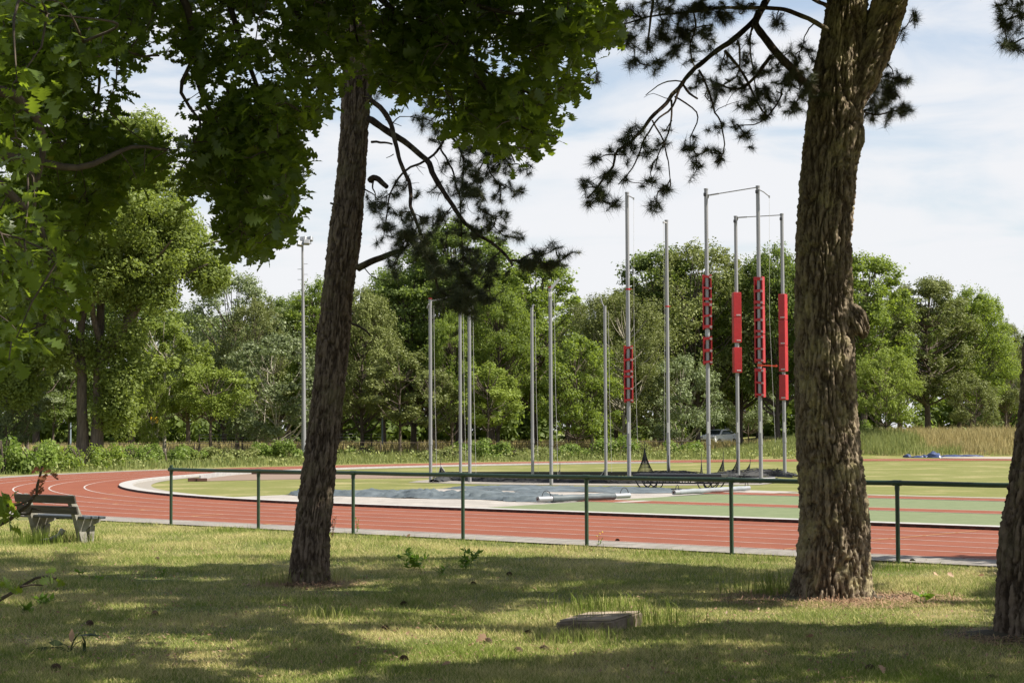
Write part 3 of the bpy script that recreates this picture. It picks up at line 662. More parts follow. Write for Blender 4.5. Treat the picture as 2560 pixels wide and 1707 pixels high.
# ------------------------------------------------------------------ trolley for the cover
tr_ = thing('trolley', 'long black tube-framed trolley with curved runners behind the railing', 'trolley', tuple(G(1690,1222)))
pa, pb = G(1583,1221), G(1806,1223); ax = (pb-pa); Lt = np.linalg.norm(ax); ax /= Lt; nx_ = np.array((-ax[1],ax[0],0)); Zt = .42
b = MB(); b.bar(pa+(0,0,Zt+.03)+nx_*.3, pb+(0,0,Zt+.03)+nx_*.3, .75, .10, bev=.01); b.build('deck', M['black'], tr_)
for s_ in (0,.62):
    b = MB()
    b.tube([pa+ax*.35+nx_*s_+(0,0,.19), pb-ax*.35+nx_*s_+(0,0,.19)], .018, 8)
    for k in range(6):
        c = pa+ax*(Lt*(k+1)/7)+nx_*s_; b.tube([c-ax*.13+(0,0,Zt), c-ax*.03+(0,0,.2), c+ax*.03+(0,0,.2), c+ax*.13+(0,0,Zt)], .016, 6)
    b.build('side_frame', M['black'], tr_, True)
    for e_, d_ in ((pa, 1), (pb, -1)):
        b = MB(); c = e_+nx_*s_
        b.tube(smooth_path([c+(0,0,Zt), c+ax*d_*.18+(0,0,.12), c+ax*d_*.30+(0,0,.025), c+ax*d_*.48+(0,0,.025), c+ax*d_*.62+(0,0,.16), c+ax*d_*.68+(0,0,Zt)], .06), .022, 8)
        b.tube(smooth_path([c+ax*d_*.22+(0,0,Zt), c+ax*d_*.38+(0,0,.16), c+ax*d_*.60+(0,0,.03), c+ax*d_*.80+(0,0,.06), c+ax*d_*.9+(0,0,Zt)], .06), .018, 8)
        b.build('runner', M['black'], tr_, True)

# ------------------------------------------------------------------ windscreen covers on the paving
def cover(pts, name, label, hmax, seed, ref=.09, lift=.025):
    """crumpled sheet: dense grid clipped to an outline on the ground"""
    poly = np.array([G(*p)[:2] for p in pts]); mn, mxx = poly.min(0), poly.max(0)
    nx, ny = int((mxx[0]-mn[0])/.07)+2, int((mxx[1]-mn[1])/ref)+2
    X, Y = np.meshgrid(np.linspace(mn[0],mxx[0],nx), np.linspace(mn[1],mxx[1],ny)); Q = np.stack((X.ravel(),Y.ravel()),1)
    def inside(q):
        c = np.zeros(len(q), bool); j = len(poly)-1
        for i in range(len(poly)):
            xi, yi = poly[i]; xj, yj = poly[j]; m_ = ((yi > q[:,1]) != (yj > q[:,1])) & (q[:,0] < (xj-xi)*(q[:,1]-yi)/(yj-yi+1e-12)+xi); c ^= m_; j = i
        return c
    ins = inside(Q + (np.stack((vnoise(np.c_[Q*1.3, 0*Q[:,:1]], seed), vnoise(np.c_[Q*1.3, 0*Q[:,:1]+7], seed)),1)-.5)*.5)
    w1 = vnoise(np.c_[Q*(.8,.9), 0*Q[:,:1]], seed); f = 1-np.abs(2*fbm(np.c_[Q*(1.1,2.4)+w1[:,None]*1.5, 0*Q[:,:1]], 3, seed)/.875-1)
    z = lift + hmax*np.clip(f-.45, 0, 1)**1.6*2.2*(.3+w1) + .02*vnoise(np.c_[Q*6, 0*Q[:,:1]], seed)
    rim = np.ones(len(Q))
    for k_ in (.12,.28):
        for dx_, dy_ in ((k_,0),(-k_,0),(0,k_*2),(0,-k_*2)): rim = rim*np.where(inside(Q+(dx_,dy_)), 1, .45)
    z = .016 + (z-.016)*rim
    idx = np.arange(nx*ny).reshape(ny,nx); q4 = np.stack((idx[:-1,:-1],idx[:-1,1:],idx[1:,1:],idx[1:,:-1]),-1).reshape(-1,4)
    q4 = q4[ins[q4].all(1)]; used = np.unique(q4); mpi = np.full(nx*ny,-1); mpi[used] = np.arange(len(used))
    V = np.c_[Q, z][used]; o = npmesh(name, V, [mpi[q4]], M['tarp'], None, True); tag(o, label, 'windscreen'); return o
cover([(700,1238),(740,1234),(870,1231.5),(930,1229),(1020,1229.5),(1080,1231),(1090,1236),(1160,1237),(1215,1235),(1245,1232.5),(1262,1234),(1300,1238),(1340,1236),(1375,1241),(1440,1247),(1420,1255),(1380,1257),(1270,1255),(1200,1250),(1140,1248),(1060,1247.5),(990,1247),(930,1243),(860,1241),(740,1241)],
      'windscreen_cover', 'crumpled grey-green mesh cover spread on the paving, its right end rolled on a drum', .20, 2)
cover([(1085,1222),(1160,1219),(1250,1216),(1350,1215.5),(1500,1218),(1600,1219.5),(1700,1222),(1700,1233),(1600,1234),(1500,1232),(1300,1229),(1180,1224)],
      'windscreen_cover', 'flatter grey mesh cover lying on the paving behind the crumpled one', .06, 5)
def roller(p1, p2, rad, label, wrap):
    a, c = G(*p1), G(*p2); d = c-a; Ld = np.linalg.norm(d); d /= Ld; t = thing('cover_roller', label, 'roller', tuple(a), 'rollers for the ground covers'); z = np.array((0,0,rad+.05))
    def prof(n, s0, s1, r, m_, ns=18, wob=0):
        b = MB(); ss = np.linspace(s0, s1, ns); b.tube([a+d*s+z+(0,0,RNG.normal(0,wob)) for s in ss], [r*(1+RNG.normal(0,.03) if wob else r/r) for s in ss], 18); return b.build(n, m_, t, True)
    prof('drum', 0, Ld, rad, M['alu'])
    if wrap: prof('wrapped_cover', .52, Ld-.62, rad*1.22, M['tarp'], 14, .006)
    else: prof('wrapped_cover', .28, Ld-.30, rad*1.05, noise_mat('pale_cover', [(.3,(.17,.19,.20)),(.7,(.24,.26,.27))], 2, 4, .5), 14, .004)
    b = MB(); b.tube([a-d*.012+z, a+d*.006+z], rad*1.02, 18); b.build('end_cap', M['steel'], t, True); b = MB(); b.tube([a-d*.02+z, a-d*.013+z], rad*.4, 12); b.build('hub', M['kerbface'], t, True)
    nn = np.cross(d, (0,0,1))
    for s in ((.30, Ld-.22) if wrap else (.16, Ld-.18)):
        b = MB(); c0 = a+d*s+z
        b.tube([c0 + d*(.17 if wrap else .1)*cos(q)*1.0 + nn*.02 + np.array((0,0,rad*.4+(rad+.12)*sin(q))) for q in np.linspace(0, pi, 14)], .011, 6); b.build('handle', M['black'], t, True)
roller((1345,1259),(1573,1249), .075, 'roller with metal ends holding the crumpled cover, nearer the railing', True)
roller((1685,1241),(1872,1229), .072, 'straight pale grey roller lying on the turf edge, right of the other roller', False)
# blue tarpaulin far right
poly = [(2262,1142.5),(2276,1140),(2300,1143)]
t = thing('blue_tarpaulin', 'crumpled dark blue tarpaulin at the sand pit in front of the tall grass', 'tarpaulin', tuple(G(2300,1143)))
def lump(px, y, w, h, dpt, seed):
    c = G(px, y); s_ = c[1]/F; n = 22; th_, ph = np.meshgrid(np.linspace(0,2*pi,n,endpoint=False), np.linspace(0,pi/2,9)); D = np.stack((np.cos(th_)*np.sin(ph), np.sin(th_)*np.sin(ph), np.cos(ph)),-1).reshape(-1,3)
    r = .6+.9*fbm(D*2.3+seed, 4, seed); V = c + D*r[:,None]*np.array((w*s_/2, dpt, h*s_)); idx = np.arange(9*n).reshape(9,n); nxt = np.roll(idx,-1,1)
    return V, np.stack((idx[:-1],nxt[:-1],nxt[1:],idx[1:]),-1).reshape(-1,4)
Vs, Fs_, k = [], [], 0
for a_ in ((2268,1143,20,6,.5,1),(2296,1143,40,3,.7,2),(2310,1143,16,5,.6,3),(2335,1143,36,8,1.0,4),(2336,1142,20,10,.9,5),(2380,1141.5,60,4,1.5,6),(2420,1141,70,3.5,1.4,7)):
    V, Fq = lump(*a_); V[:,2] *= 1.35; Vs.append(V); Fs_.append(Fq+k); k += len(V)
npmesh('tarpaulin', np.vstack(Vs), [np.vstack(Fs_)], M['tarpblue'], t, True)
b = MB(); b.bar(G(2350,1139)+(0,0,.2), G(2462,1139.5)+(0,0,.2), .2,.4); b.build('pit_board', mat('navy_board',(.02,.03,.06),.6), t)

# ------------------------------------------------------------------ far wire fence
def fz(x): return 134+.4*math.sin(x*.05)
t = thing('wire_fence', 'low dark wire mesh fence with posts running in front of the far trees', 'fence', (-38, 134, 0))
xs = np.arange(-42, 13, 2.7)
for x in xs: b = MB(); b.tube([(x,fz(x),-.1),(x,fz(x),1.16)], .035, 6); b.build('post', M['bark_far'], t)
b = TB(); b.tube([(x,fz(x),1.08+.02*sin(x)) for x in np.linspace(-42,12.9,60)], .024, 5); b.build('top_rail', M['bark_far'], t)
b = TB()
for z in (.15,.3,.45,.6,.75,.9): b.tube([(x,fz(x),z) for x in np.linspace(-42,12.9,22)], .006, 4)
for x in np.arange(-42,12.9,.45): b.tube([(x,fz(x),.02),(x,fz(x),1.05)], .006, 4)
b.build('wire_mesh', M['black'], t)
t = thing('wire_fence', 'thin barbed-wire fence strands on taller posts behind the mesh fence, left of the mast', 'fence', (-22, 141, 0))
for x in np.arange(-24,-10,3.3): b = MB(); b.tube([(x,141,-.1),(x,141,1.75)], .05, 6); b.build('post', M['bark_far'], t)
b = TB()
for z in (1.2,1.45,1.7): b.tube([(x,141,z) for x in np.linspace(-24,-10,12)], .010, 4)
b.build('wire', M['netgrey'], t)
# yellow board by a pale trunk
q = P(386,1050,128); t = thing('yellow_board', 'small plain yellow square board on a pole beside the crooked pale trunk', 'board', (q[0],128,0))
b = MB(); b.box((q[0],128,q[2]), (.52,.06,.46), .15, bev=.01); b.build('panel', noise_mat('yellow_panel', [(.3,(.75,.46,.03)),(.7,(.85,.56,.06))], 3, 3, .5), t)
b = MB(); b.tube([(q[0]-.2,128.08,-.1),(q[0]-.2,128.08,q[2]+.2)], .04, 8); b.build('pole', M['bark_far'], t, True)

# ------------------------------------------------------------------ white car
cq = P(1797,1107,170); t = thing('parked_car', 'white parked car half hidden behind a tall pole and the grassy bank', 'car', (cq[0],170,.45), rz=radians(52))
def car():
    white = mat('car_white', (.80,.81,.83), .25, 0, .6); glass = mat('car_glass', (.03,.04,.05), .08, 0, .8); dark = M['black']
    prof = [(-2.05,.30),(-2.08,.62),(-1.95,.86),(-1.05,.98),(-.45,1.42),(.75,1.47),(1.65,1.08),(2.0,.95),(2.06,.55),(2.0,.30)]
    b = MB(); n = len(prof); ins = [0,.0,.03,.06,.18,.18,.08,.03,0,0]
    V = [(x, -.86+ins[i], z) for i,(x,z) in enumerate(prof)] + [(x, .86-ins[i], z) for i,(x,z) in enumerate(prof)]
    b.add(V, [tuple(range(n)), tuple(range(2*n-1,n-1,-1))] + [((i+1)%n, i, i+n, (i+1)%n+n) for i in range(n)]); b.build('body', white, t, local=True)
    for s_ in (-1,1):
        b = MB(); yy = s_*.80
        b.add([(-.92,s_*.855,.99),(-.42,s_*.70,1.36),(.72,s_*.70,1.40),(1.35,s_*.83,1.06)], [(0,1,2,3) if s_ > 0 else (3,2,1,0)]); b.build('side_window', glass, t, local=True)
        for wx in (-1.3,1.3):
            b = MB(); b.tube([(wx,s_*.70,.31),(wx,s_*.89,.31)], .31, 18); w_ = b.build('wheel', dark, t, local=True); b = MB(); b.tube([(wx,s_*.885,.31),(wx,s_*.90,.31)], .19, 14); b.build('rim', M['alu'], w_, local=True)
        b = MB(); b.box((-2.03,s_*.62,.70), (.10,.34,.14), bev=.02); b.build('headlight', M['alu'], t, local=True)
    b = MB(); b.add([(-1.04,-.70,.995),(-1.04,.70,.995),(-.49,.60,1.405),(-.49,-.60,1.405)], [(0,3,2,1)]); b.build('windscreen', glass, t, local=True)
    b = MB(); b.box((-2.085,0,.45), (.06,1.2,.2), bev=.02); b.build('bumper', dark, t, local=True)
car()

# ------------------------------------------------------------------ far trees
def unit(v): return v/(np.linalg.norm(v, axis=-1, keepdims=True)+1e-9)
def leaf_quads(C_, Nn, size, rr, aspect=.62, jit=.35):
    """rhombic leaves at centres C_ facing Nn"""
    n = len(C_); a = unit(np.cross(Nn, rr.normal(0,1,(n,3)))); b_ = np.cross(unit(Nn), a); s = size*(1+jit*rr.normal(0,1,n)).clip(.4,1.9)[:,None]
    V = np.stack((C_-a*s*.5, C_+b_*s*.5*aspect+a*s*.08, C_+a*s*.5, C_-b_*s*.5*aspect+a*s*.08), 1).reshape(-1,3)
    return V, np.arange(4*n).reshape(n,4)
def make_tree(seed, Ht, R, base, leaf, nleaf, m_leaf, m_bark, nclump=60, crown_top=1.0, shape='round', trunkr=.22, fork=False, lean=0, droop=0, loc=(0,0,0), label='', cat='tree', group=None):
    rr = np.random.default_rng(seed); t = thing('tree', label, cat, (0,0,0), group)
    hgt = Ht-base
    tb = TB(); tops = []
    ntr = 2 if fork else 1
    stems = []
    for s_ in range(ntr):
        off = (s_-.5)*.9 if fork else 0
        pth = [(off*.6, 0, -.2)]
        for k in range(1,7):
            u = k/6; pth.append((off*(.6+u*1.6)+lean*u+rr.normal(0,.12*u*R*.4), rr.normal(0,.12*u*R*.4), u*Ht*.82))
        pth = smooth_path(pth, .6); rad = trunkr*(1-.86*np.linspace(0,1,len(pth))**.9)*(1+.35*np.exp(-np.linspace(0,1,len(pth))*30)); tb.tube(pth, rad, 8); stems.append(pth)
    cl = []; tries = 0
    while len(cl) < nclump and tries < 4000:
        tries += 1
        u = rr.random()**.85; th_ = rr.random()*2*pi; q = abs((u-.40)/.60) if u > .4 else abs((u-.4)/.42)
        rad = R*math.sqrt(max(0,1-q**2.2)); 
        if shape == 'cone': rad = R*(1-u)**.7*(.5 if u < .12 else 1)
        if shape == 'flat': rad = R*(math.sqrt(max(0,1-((u-.6)/.42)**2)) if u > .2 else .55)
        k = (.35+.65*rr.random()**.5)
        c = np.array((lean*(base+u*hgt)/Ht + cos(th_)*rad*k, sin(th_)*rad*k, base+.06*hgt+u*hgt*.90)); s = R*(.09+.16*rr.random()**1.5)*(1-.2*u)
        cl.append((c, s))
    w = np.array([s**2 for _, s in cl]); w /= w.sum(); cnt = (w*nleaf).astype(int); Cs, Ns = [], []
    for (c, s), n in zip(cl, cnt):
        d = unit(rr.normal(0,1,(n,3))); ax3 = 1+.45*rr.normal(0,1,3).clip(-1.2,1.6); r = s*1.12*(.2+.8*rr.random(n)**.62)*(.55+.9*vnoise(d*1.9+c, seed)); p = c + d*r[:,None]*(ax3*(1,1,.8+droop*.3))
        p[:,2] -= droop*rr.random(n)**2*s*1.3; Cs.append(p); Ns.append(unit(d*.8+rr.normal(0,.65,(n,3))+(0,0,.55)))
    # loose sprays that roughen the outline
    m2 = int(nleaf*.22); k = rr.integers(0, len(cl), m2//14+1)
    for i in k:
        c, s = cl[i]; d = unit(rr.normal(0,1,3)+(0,0,.4)); ln_ = s*(1.0+.55*rr.random()); q = rr.random(14)
        p = c + d*ln_*(.55+.5*q)[:,None] + rr.normal(0,.13,(14,3)); Cs.append(p); Ns.append(rr.normal(0,1,(14,3))+(0,0,.6))
    Cs = np.vstack(Cs); Ns = np.vstack(Ns); V, Fq = leaf_quads(Cs, Ns, leaf, rr)
    rnd = np.repeat(np.clip(vnoise(Cs*.55, seed)*.55+rr.random(len(Cs))*.5-.05,0,1), 4)
    # limbs to a share of the clumps
    for (c, s) in cl[::2]:
        st_ = stems[rr.integers(0, ntr)]; zz = min(max(base*.75, c[2]-np.hypot(c[0],c[1])*.75-.4), Ht*.7); i = int(np.argmin(abs(st_[:,2]-zz))); p0 = st_[i]
        mid = (p0+c)/2 + (0,0,-.12*np.linalg.norm(c-p0)) + rr.normal(0,.15,3); r0_ = trunkr*(.42-.25*p0[2]/Ht); tb.tube(smooth_path([p0, mid, c+(0,0,s*.2)], .7), np.linspace(r0_, .02, len(smooth_path([p0,mid,c+(0,0,s*.2)], .7))), 5)
    tb.build('trunk', m_bark, t); npmesh('crown', V, [Fq], m_leaf, t, False, rnd)
    t.location = loc; return t
def copy_tree(t, loc, s, rz, label, group=None, lm=None, bm_=None, sz=None):
    c = t.copy(); COL.objects.link(c); c.location = loc; c.rotation_euler = (0,0,rz); c.scale = (s, s, sz or s); c['label'] = label
    if group: c['group'] = group
    elif 'group' in c: del c['group']
    for ch in t.children:
        d = ch.copy(); COL.objects.link(d); d.parent = c
        m_ = lm if ch.name.startswith('crown') else bm_
        if m_ is not None: d.material_slots[0].link = 'OBJECT'; d.material_slots[0].material = m_
    return c
BK = M['bark_far']
# one tree of each build; each stands in its own place, the others are copies
def spot(px, Y): q = P(px, 1100, Y); return (q[0], Y, 0.0)
def gz(x, y): return float(ground_z(np.array([[x,y,0.]]))[0])
PR = {}
used = {}
PROTO = {   # seed, height, radius, crown base, leaf, count
 'broad': dict(seed=1, Ht=17, R=5.6, base=3.6, leaf=.20, nleaf=44000, nclump=190, trunkr=.34),
 'tall':  dict(seed=2, Ht=18, R=4.4, base=4.2, leaf=.19, nleaf=40000, nclump=190, trunkr=.30),
 'airy':  dict(seed=3, Ht=14, R=4.4, base=3.4, leaf=.155, nleaf=24000, nclump=130, trunkr=.17),
 'birch': dict(seed=4, Ht=14.5, R=4.4, base=2.4, leaf=.15, nleaf=36000, nclump=130, trunkr=.20, droop=.8),
 'young': dict(seed=5, Ht=9, R=2.4, base=3.0, leaf=.155, nleaf=11000, nclump=60, trunkr=.11),
 'flat':  dict(seed=6, Ht=7.5, R=3.0, base=3.6, leaf=.16, nleaf=10000, nclump=60, trunkr=.17, shape='flat'),
 'low':   dict(seed=8, Ht=8, R=3.8, base=1.2, leaf=.17, nleaf=16000, nclump=90, trunkr=.12),
}
def plant(kind, px, Y, height, label, lm='maple', bark=None, rz=None, wide=1.0, group=None):
    """height in metres; wide = width factor"""
    d = PROTO[kind]; x, y, _ = spot(px, Y); z = gz(x, y) if y < 200 else 0; h = height/d['Ht']; rz = rz if rz is not None else RNG.random()*6.28
    bm_ = M[bark] if bark else BK
    if kind not in used:
        t = make_tree(m_leaf=LM[lm], m_bark=bm_, loc=(x,y,z), label=label, group=group, **d); t.rotation_euler = (0,0,rz); t.scale = (h*wide, h*wide, h); used[kind] = t; return t
    return copy_tree(used[kind], (x,y,z), h*wide, rz, label, group, LM[lm], bm_, h)
def ht(ytop, Y, px=1280): return P(px, ytop, Y)[2]
# the big oak at left, built limb by limb
def big_oak():
    loc = (P(222,1100,116)[0], 116.0, 0.0); t = thing('tree', 'large broad oak with twin dark trunks and a long limb rising right, at the left', 'tree', loc); rr = np.random.default_rng(42); tb = TB()
    Y = 116
    def W(x, y, dy=0): return P(x, y, Y+dy)
    limbs = [([(205,1160),(207,1080),(204,1000),(205,930),(200,850),(212,760),(232,660),(250,560),(240,450)],.40,.09,0),
             ([(240,1160),(243,1080),(246,1000),(246,930),(250,850),(252,770),(262,690),(290,610),(330,520),(350,420)],.42,.08,.6),
             ([(246,930),(262,895),(300,840),(345,770),(400,715),(455,690),(520,660)],.34,.06,-.8),
             ([(300,840),(330,760),(350,700),(400,620),(470,540)],.20,.05,1.5),
             ([(204,935),(180,890),(163,830),(158,760),(140,690)],.26,.06,-1.2),
             ([(250,850),(235,800),(232,760),(250,720),(228,690)],.22,.06,-1.5),
             ([(455,690),(500,620),(560,600)],.12,.04,-.5),([(232,660),(160,560),(90,500)],.20,.05,2),([(330,520),(400,430),(440,400)],.12,.04,-1),([(262,690),(380,650),(430,600)],.16,.04,-3),([(205,800),(120,760),(40,740)],.16,.04,-2)]
    for pts, r1, r2, dy in limbs:
        p = smooth_path([W(x,y,dy*(i/len(pts))*2) for i,(x,y) in enumerate(pts)], .5); rad = np.linspace(r1, r2, len(p)); 
        if r1 > .39: rad = rad*(1+.5*np.exp(-np.linspace(0,1,len(p))*22))
        tb.tube(p, rad, 10)
    tb.build('trunk', BK, t)
    cl = []
    ells = [(300,400,100,85),(385,490,85,70),(335,335,60,42),(300,560,130,80),(320,690,110,45),(250,640,110,80),(450,600,75,40),(530,680,32,24),(430,640,95,45),(230,390,90,70),(160,520,120,110),(60,560,110,120),(290,610,130,55),(180,690,110,45),(60,760,90,60),(380,735,75,22),(300,890,45,75),(290,1000,40,60),(130,880,90,50),(40,950,60,50)]
    tot = sum(a*b for _,_,a,b in ells)
    for (x, y, a, b_) in ells:
        for k in range(int(10+260*a*b_/tot)):
            th_, q = rr.random()*2*pi, rr.random()**.5; xx, yy = x+a*q*cos(th_), y+b_*q*sin(th_); d = rr.normal(0, a/40*.55)
            cl.append((W(xx, yy, d), .75+.75*rr.random()))
    Cs, Ns = [], []
    for c, s in cl:
        n = int(400*s*s); d = unit(rr.normal(0,1,(n,3))); r = s*(.35+.65*rr.random(n)**.45)*(.6+.8*vnoise(d*1.9+c, 3)); Cs.append(c+d*r[:,None]*(1,1,.85)); Ns.append(unit(d*.7+rr.normal(0,.7,(n,3))+(0,0,.6)))
    Cs = np.vstack(Cs); Ns = np.vstack(Ns); V, Fq = leaf_quads(Cs, Ns, .19, rr)
    npmesh('crown', V, [Fq], LM['oak'], t, False, np.repeat(np.clip(vnoise(Cs*.5)*.6+rr.random(len(Cs))*.45-.05,0,1),4))
big_oak()
TREES = [ # kind, px, distance, top row, width factor, leaf, bark, label
 ('young',66,122,800,1.25,'pale','bark_far','small silvery-leaved tree at the far left edge'),
 ('young',133,125,860,.9,'dark','bark_far','thin crooked dark tree second from the left edge'),
 ('low',18,118,900,.7,'pale','bark_far','pale low tree cut by the left edge of the photo'),
 ('young',172,127,880,.8,'dark','bark_far','slim curved tree just left of the twin trunks'),
 ('young',412,126,800,1.15,'yellow','bark_pale','young bright yellow-green tree with a pale forked trunk'),
 ('low',380,124,940,.40,'yellow','bark_pale','small crooked pale-trunked tree by the yellow board'),
 ('flat',528,124,925,1.15,'yellow','bark_far','flat-topped yellowish tree on a straight dark trunk'),
 ('airy',592,140,705,1.1,'pale','bark_far','airy greyish tree rising behind the flat-topped yellowish one'),
 ('airy',640,136,765,.8,'olive','bark_far','thin olive tree just left of the floodlight mast'),
 ('low',690,128,850,1.0,'pale','bark_pale','grey-green bushy tree at the foot of the mast'),
 ('tall',720,146,760,1.1,'dark','bark_far','dark tree directly behind the mast'),
 ('broad',795,142,715,.85,'maple','bark_far','mid green tree peeking out left of the leaning trunk'),
 ('broad',905,140,735,.80,'olive','bark_far','olive-green tree with a thin dark trunk right of the leaning pine'),
 ('young',1000,136,880,1.4,'olive','bark_far','small olive tree beside the leftmost short pole'),
 ('broad',1035,150,655,1.00,'dark','bark_far','dark round tree behind the first short pole'),
 ('tall',1150,150,575,1.25,'dark','bark_far','tallest dark tree behind the hanging pine tuft'),
 ('tall',1335,148,662,1.25,'maple','bark_far','tall dome-shaped tree behind the pole with the white arm'),
 ('broad',1245,140,720,.72,'maple','bark_far','bright maple standing in front of the dark trees, right of the pine tuft'),
 ('broad',1130,138,790,.62,'maple','bark_far','mid green tree low in front behind the second and third poles'),
 ('young',1090,131,930,1.2,'olive','bark_far','small light tree beneath the maple, between the short poles'),
 ('young',1220,131,915,1.4,'yellow','bark_far','small yellowish tree beneath the bright maple'),
 ('low',1440,134,850,.8,'maple','bark_far','round green tree between the last two short poles'),
 ('birch',1560,138,738,1.0,'olive','bark_pale','drooping olive birch behind the leftmost padded pole'),
 ('birch',1480,142,752,.85,'olive','bark_pale','narrow drooping birch behind the sixth short pole'),
 ('tall',1655,150,640,1.15,'dark','bark_far','tall dark tree behind the bare tall pole'),
 ('airy',1745,148,628,1.05,'olive','bark_far','feathery willow-like tree behind the first padded frame'),
 ('low',1705,138,900,.85,'pale','bark_pale','grey bushy tree low behind the bare tall pole'),
 ('tall',1850,150,690,1.1,'maple','bark_far','green tree between the first and second box-padded poles'),
 ('broad',1945,146,632,.80,'dark','bark_far','broad dark oak behind the box-padded pole next to the big pine'),
 ('low',1872,160,940,.9,'pale','bark_far','silvery bush-like tree low between the padded poles'),
 ('broad',2035,146,640,.85,'dark','bark_far','dark tree hidden behind the big right pine'),
 ('tall',2160,146,650,1.25,'maple','bark_far','tall green tree touching the right side of the big pine'),
 ('low',2215,136,880,.85,'yellow','bark_far','bright yellow-green tree at the left of the meadow'),
 ('tall',2320,152,708,1.30,'olive','bark_far','broad tree with visible grey limbs, left one of the two at right'),
 ('broad',2430,156,735,.95,'maple','bark_far','broad tree right of the one with visible grey limbs'),
 ('low',2440,148,950,.9,'olive','bark_far','low light green tree in front of the broad right tree'),
 ('tall',2515,165,815,.8,'olive','bark_far','lower paler tree beside the right edge trunk'),
 ('airy',2580,172,842,1.0,'pale','bark_pale','pale thin tree behind the trunk at the right edge'),
]
for kind, px, Y, yt, wd_, lm, bk, lab in TREES:
    h = ht(yt, Y, px) - gz(*spot(px,Y)[:2]); plant(kind, px, Y, h/.96, lab, lm, bk, None, wd_*({'broad':.9}.get(kind,1)))
# second row: fills the wood
BACK = [(-40,165,700,'at the far left edge'),(90,170,640,'behind the silvery tree'),(330,168,720,'behind the twin trunks'),(470,170,790,'behind the young yellow-green tree'),(560,176,800,'behind the flat-topped tree'),
        (700,172,800,'behind the mast'),(850,174,790,'behind the leaning pine'),(960,172,780,'left of the first short pole'),(1080,172,700,'behind the first short poles'),(1230,172,690,'behind the bright maple'),
        (1420,170,800,'between the dome-shaped tree and the birches'),(1540,172,800,'behind the birches'),(1640,170,720,'behind the bare tall pole'),(1780,172,720,'behind the padded poles'),(1900,172,730,'left of the big pine'),
        (2080,170,760,'right behind the big pine'),(2250,174,800,'between the bright tree and the grey-limbed tree'),(2400,176,790,'behind the two broad trees at right'),(2520,178,900,'at the far right')]
for i, (px, Y, yt, where) in enumerate(BACK):
    plant(('broad','tall')[i%2], px, Y, ht(yt, Y, px)/.96, 'dark background tree of the second row ' + where, 'dark' if i % 3 else 'oak', None, None, 1.15, 'second row of dark trees')
# closing mass of the wood
rr = np.random.default_rng(77); Cs, Ns = [], []
for k in range(1100):
    x = rr.uniform(-75, 95); y = rr.uniform(186, 200); c = np.array((x, y, (.3+9.5*rr.random()**1.5))); s = rr.uniform(1.2, 2.4); n = 150; d = unit(rr.normal(0,1,(n,3)))
    Cs.append(c+d*s*(rr.random(n)**.4)[:,None]); Ns.append(unit(d+rr.normal(0,.5,(n,3))+(0,0,.4)))
Cs = np.vstack(Cs); V, Fq = leaf_quads(Cs, np.vstack(Ns), .62, rr); tag(npmesh('distant_wood', V, [Fq], LM['dark'], None, False, np.repeat(rr.random(len(Cs)),4)), kind='stuff')

# ------------------------------------------------------------------ bushes, weeds and the tall meadow
def bush(seed, w, h, d, leaf, n, mname, loc, label, group=None, name='bush', nc=14):
    rr = np.random.default_rng(seed); t = thing(name, label, 'bush', loc, group); Cs, Ns = [], []
    for k in range(nc):
        c = np.array((rr.uniform(-.5,.5)*w, rr.uniform(-.5,.5)*d, rr.uniform(.12,.72)*h)); c[2] *= 1-.5*abs(c[0]/w*2)**2; s = h*rr.uniform(.18,.34); m_ = n//nc; dd = unit(rr.normal(0,1,(m_,3)))
        Cs.append(c+dd*s*(rr.random(m_)**.4)[:,None]); Ns.append(unit(dd*.7+rr.normal(0,.6,(m_,3))+(0,0,.5)))
    Cs = np.vstack(Cs); Cs[:,2] = np.abs(Cs[:,2])+.03; V, Fq = leaf_quads(Cs, np.vstack(Ns), leaf, rr); npmesh('leaves', V, [Fq], LM[mname], t, False, np.repeat(rr.random(len(Cs)),4), local=True)
    tb = TB()
    for k in range(6): e_ = np.array((rr.uniform(-.35,.35)*w, rr.uniform(-.3,.3)*d, h*.7)); tb.tube(smooth_path([(e_[0]*.2,e_[1]*.2,-.05), e_*.5+(0,0,.1), e_], .3), [.03]*len(smooth_path([(e_[0]*.2,e_[1]*.2,-.05), e_*.5+(0,0,.1), e_], .3)), 4)
    o = tb.build('stem', M['twig'], None); o.parent = t; return t
protoB = {}
def put_bush(kind, px, yb, w, h, label, mname='bush', group='bushes beyond the far bend'):
    q = G(px, yb); z = gz(q[0], q[1])
    if kind not in protoB:
        protoB[kind] = bush(20+len(protoB), 3.2, 1.7, 2.0, .15, 3000, mname, (q[0],q[1],z), label, group); t = protoB[kind]
    else:
        s = protoB[kind]; t = s.copy(); COL.objects.link(t); t.location = (q[0],q[1],z); t['label'] = label; t['group'] = group
        for ch in s.children:
            d = ch.copy(); COL.objects.link(d); d.parent = t
            if ch.name.startswith('leaves'): d.material_slots[0].link = 'OBJECT'; d.material_slots[0].material = LM[mname]
    f_ = RNG.uniform(.62,1.05) if px > 160 else 1.0; t.rotation_euler = (0,0,RNG.random()*6.28); t.scale = (w/3.2*RNG.uniform(.75,1.1), w/3.2, h/1.7*f_)
